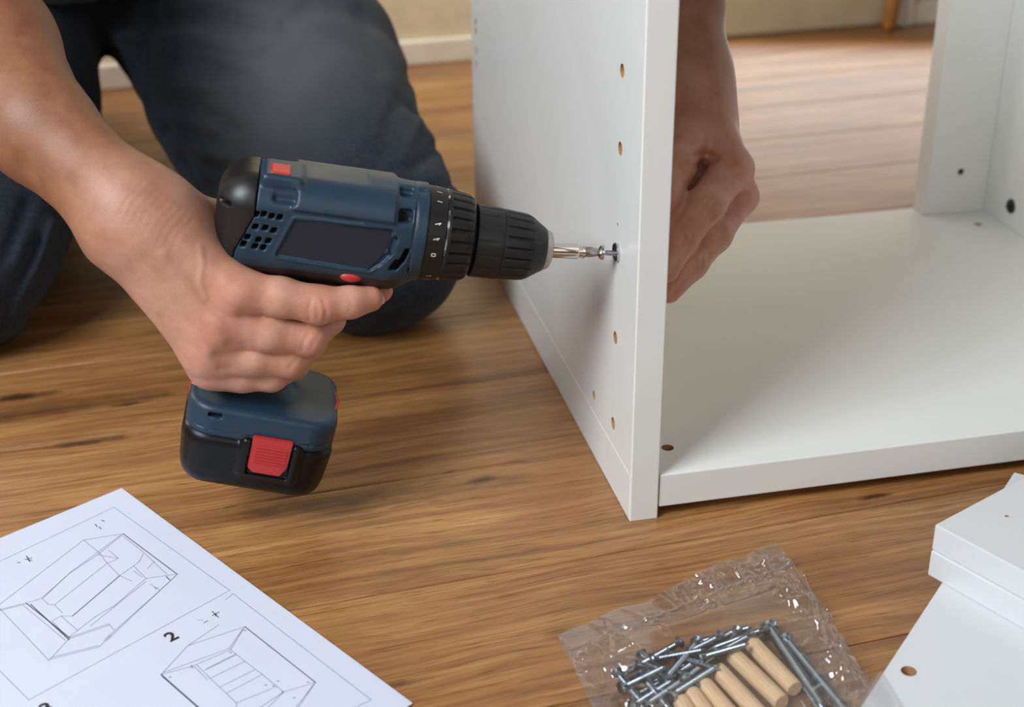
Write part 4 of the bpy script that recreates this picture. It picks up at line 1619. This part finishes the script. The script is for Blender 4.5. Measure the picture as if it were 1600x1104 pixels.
for k in range(46):
    u0, v0 = rb.uniform(.83, .99), rb.uniform(.30, .80)
    c = along(eL, np.array([v0]))[0] * (1 - u0) + along(eR, np.array([v0]))[0] * u0
    th, L = rb.uniform(0, math.pi), rb.uniform(.004, .011)
    a_, b_ = c[:2] - L * np.array([math.cos(th), math.sin(th)]), c[:2] + L * np.array([math.cos(th), math.sin(th)])
    ab = b_ - a_
    t_ = np.clip(((P2 - a_) @ ab) / (ab @ ab), 0, 1)
    dd = np.linalg.norm(P2 - a_ - t_[..., None] * ab, axis=-1)
    Zt += rb.uniform(.0015, .0038) * np.exp(-(dd / rb.uniform(.0016, .0034)) ** 1.5) * np.sin(np.pi * np.clip(t_, .02, .98)) ** .5
# welded zip line below the mouth
zip_ = np.exp(-((vv - .135) / .006) ** 2)
Zt += .0012 * zip_
# the film climbs over the lowest loose board
edge_d = np.array([math.cos(ang3), math.sin(ang3)])
edge_n = np.array([math.sin(ang3), -math.cos(ang3)])
dist = (P2 - c3[:2]) @ edge_n
climb = (BT + .0012) * sm(-.014, .0006, dist)
Zt = np.maximum(Zt, climb + .0004 * np.sin(uu * 60))
rim = np.minimum(np.minimum(vv, 1 - vv) * NV, np.minimum(uu, 1 - uu) * NU)
bag = empty('plastic_bag', (XY[NU // 2, NV // 2, 0], XY[NU // 2, NV // 2, 1], 0))
tag(bag, 'clear plastic zip bag of fittings lying on the floor beside the loose boards', 'bag')
bl = np.array(bag.location)


def grid_mesh(Z):
    V = np.concatenate([XY[..., :2], Z[..., None]], -1).reshape(-1, 3) - bl
    idx = np.arange((NU + 1) * (NV + 1)).reshape(NU + 1, NV + 1)
    F = np.stack([idx[:-1, :-1], idx[1:, :-1], idx[1:, 1:], idx[:-1, 1:]], -1).reshape(-1, 4)
    me = bpy.data.meshes.new('film')
    me.from_pydata(V.tolist(), [], F.tolist())
    return me


Zb = np.maximum(.0004 + 0 * Zt, (BT + .0006) * sm(-.012, .0006, dist))
link('front_film', grid_mesh(np.maximum(Zt, Zb + .0003)), M_FILM, bag, smooth=True)
link('back_film', grid_mesh(Zb), M_FILM, bag, smooth=True)
# zip ridge and welded side seams
zp = []
for i in range(NU + 1):
    j = int(.135 * NV)
    zp.append(Vector(np.r_[XY[i, j, :2], Zt[i, j] + .0003] - bl))
link('zip_ridge', bm_mesh(tube_bm(zp, .0005, 6)), M_FILM, bag, smooth=True)

# dowels
M_BEECH = NT('beech_dowel')
_t = M_BEECH
_p = _t.coords()
_t.b(Base_Color=_t.ramp(_t.noise(_t.mapping(_p, (60, 900, 900)), 1.0, 3), [(.3, srgb(206, 168, 126)), (.7, srgb(232, 202, 164))]), Roughness=.6)
_t.bump(_t.noise(_t.mapping(_p, (40, 1500, 1500)), 1.0, 2), .15, .0004)
M_BEECH = M_BEECH.m
DR_, DLN = .0049, .0450
dow_me = bm_mesh(lathe_bm([(0, .0012), (.0003, .0036), (.0012, DR_ * .97), (.0020, DR_), (DLN - .0012, DR_), (DLN - .0004, DR_ * .94), (DLN, DR_ * .88)], 28, 'x',
                          lambda i, a, r: r * (1 - .012 * (math.sin(9 * a) > .6))))
dlab = ['wooden dowel in the bag, longest in view and next to the thick bolts', 'second wooden dowel from the thick bolts in the bag', 'third wooden dowel from the thick bolts in the bag',
        'fourth wooden dowel from the bolts in the bag, half cut by the frame', 'fifth wooden dowel from the bolts, only its end in view', 'sixth wooden dowel from the bolts, a sliver beside the screws']
for k, (p0, p1) in enumerate([((1171, 1001), (1256, 1091)), ((1144, 1022), (1228, 1103)), ((1120, 1045), (1196, 1126)), ((1099, 1068), (1170, 1150)), ((1080, 1081), (1140, 1165)), ((1063, 1093), (1112, 1175))]):
    q0, q1 = on_level(*p0, .0058), on_level(*p1, .0058)
    o = link('wooden_dowel', dow_me, M_BEECH)
    dv = Vector(q1 - q0).normalized()
    o.rotation_mode = 'QUATERNION'
    o.rotation_quaternion = Vector((1, 0, 0)).rotation_difference(dv)
    o.location = q0
    shade(o, 40)
    tag(o, dlab[k], 'dowel', 'wooden dowels in the clear bag')

# screws and bolts
M_SCREW = plain('blued_zinc', srgb(150, 160, 168), .28, metal=1.0, var=.2)


def screw_mesh(L, r, rh, n=12):
    prof = [(0, rh * .35), (.0003, rh * .9), (.0012, rh), (.0024, r * 1.05), (.0030, r)]
    x = .0050
    while x < L - .004:
        prof += [(x, r * .80), (x + .0006, r)]
        x += .0012
    prof += [(L - .0035, r * .75), (L, r * .1)]
    return bm_mesh(lathe_bm(prof, n, 'x'))


sm_me = [screw_mesh(.032, .0019, .0036), screw_mesh(.040, .0020, .0038), screw_mesh(.026, .0017, .0033)]
bolt_me = screw_mesh(.076, .0030, .0048, 16)
spots = [((972, 1054), (1060, 1004), .004), ((978, 1066), (1012, 1116), .005), ((1000, 1052), (1046, 1108), .009), ((1064, 1002), (990, 1044), .009), ((1082, 1006), (1172, 980), .004),
         ((1046, 1088), (1150, 1022), .010), ((1022, 1052), (1112, 1028), .004), ((1034, 1066), (1122, 1012), .0085), ((1010, 1070), (1082, 1040), .0045), ((1196, 982), (1104, 1016), .0085),
         ((1060, 1034), (1144, 1002), .005), ((1030, 1086), (1056, 1120), .005), ((962, 1048), (1000, 1094), .010), ((990, 1036), (1070, 1052), .0105), ((1092, 1000), (1030, 1072), .0125),
         ((1128, 992), (1056, 1028), .0125), ((1154, 984), (1092, 1042), .0045), ((1016, 1030), (1094, 1016), .0125), ((1040, 1020), (1118, 1044), .0115), ((968, 1076), (1030, 1046), .0130),
         ((1212, 976), (1146, 1000), .0050), ((988, 1088), (1042, 1060), .0050), ((1070, 1060), (1010, 1100), .0110), ((1000, 1020), (1052, 1064), .0040),
         ((1090, 1028), (1160, 1008), .0125), ((1050, 1050), (1100, 1074), .0070), ((1120, 1020), (1062, 1068), .0075), ((1010, 1040), (1068, 1076), .0075), ((1076, 1020), (1140, 990), .0080),
         ((985, 1104), (1046, 1066), .0080), ((1176, 990), (1110, 1026), .0110), ((1030, 1044), (1090, 1060), .0040)]
for k, (p0, p1, z) in enumerate(spots):
    q0, q1 = on_level(*p0, z), on_level(*p1, z + rb.uniform(-.001, .001))
    L = np.linalg.norm(q1 - q0)
    me = sm_me[1] if L > .035 else (sm_me[0] if L > .026 else sm_me[2])
    o = link('screw', me, M_SCREW)
    o.rotation_mode = 'QUATERNION'
    o.rotation_quaternion = Vector((1, 0, 0)).rotation_difference(Vector(q1 - q0).normalized())
    o.location = q0
    shade(o, 30)
    tag(o, {5: 'small screw in the bag lying across the upper ends of the dowels', 12: 'small screw of the heap with its head farthest left in the bag',
            20: 'small screw whose head lies by the thick bolt head at the top of the bag'}.get(k, 'small zinc screw in the tangled heap left of the dowels in the bag'), 'screw', 'small screws heaped in the clear bag')
for k, (p0, p1, lab) in enumerate([((1199, 976), (1296, 1121), 'long thick bolt in the bag lying right beside the longest dowel'), ((1226, 996), (1318, 1108), 'long bolt in the bag, outermost on the side of the boards')]):
    q0, q1 = on_level(*p0, .0055), on_level(*p1, .0055)
    o = link('bolt', bolt_me, M_SCREW)
    o.rotation_mode = 'QUATERNION'
    o.rotation_quaternion = Vector((1, 0, 0)).rotation_difference(Vector(q1 - q0).normalized())
    o.location = q0
    shade(o, 30)
    tag(o, lab, 'bolt', 'bolts in the clear bag')
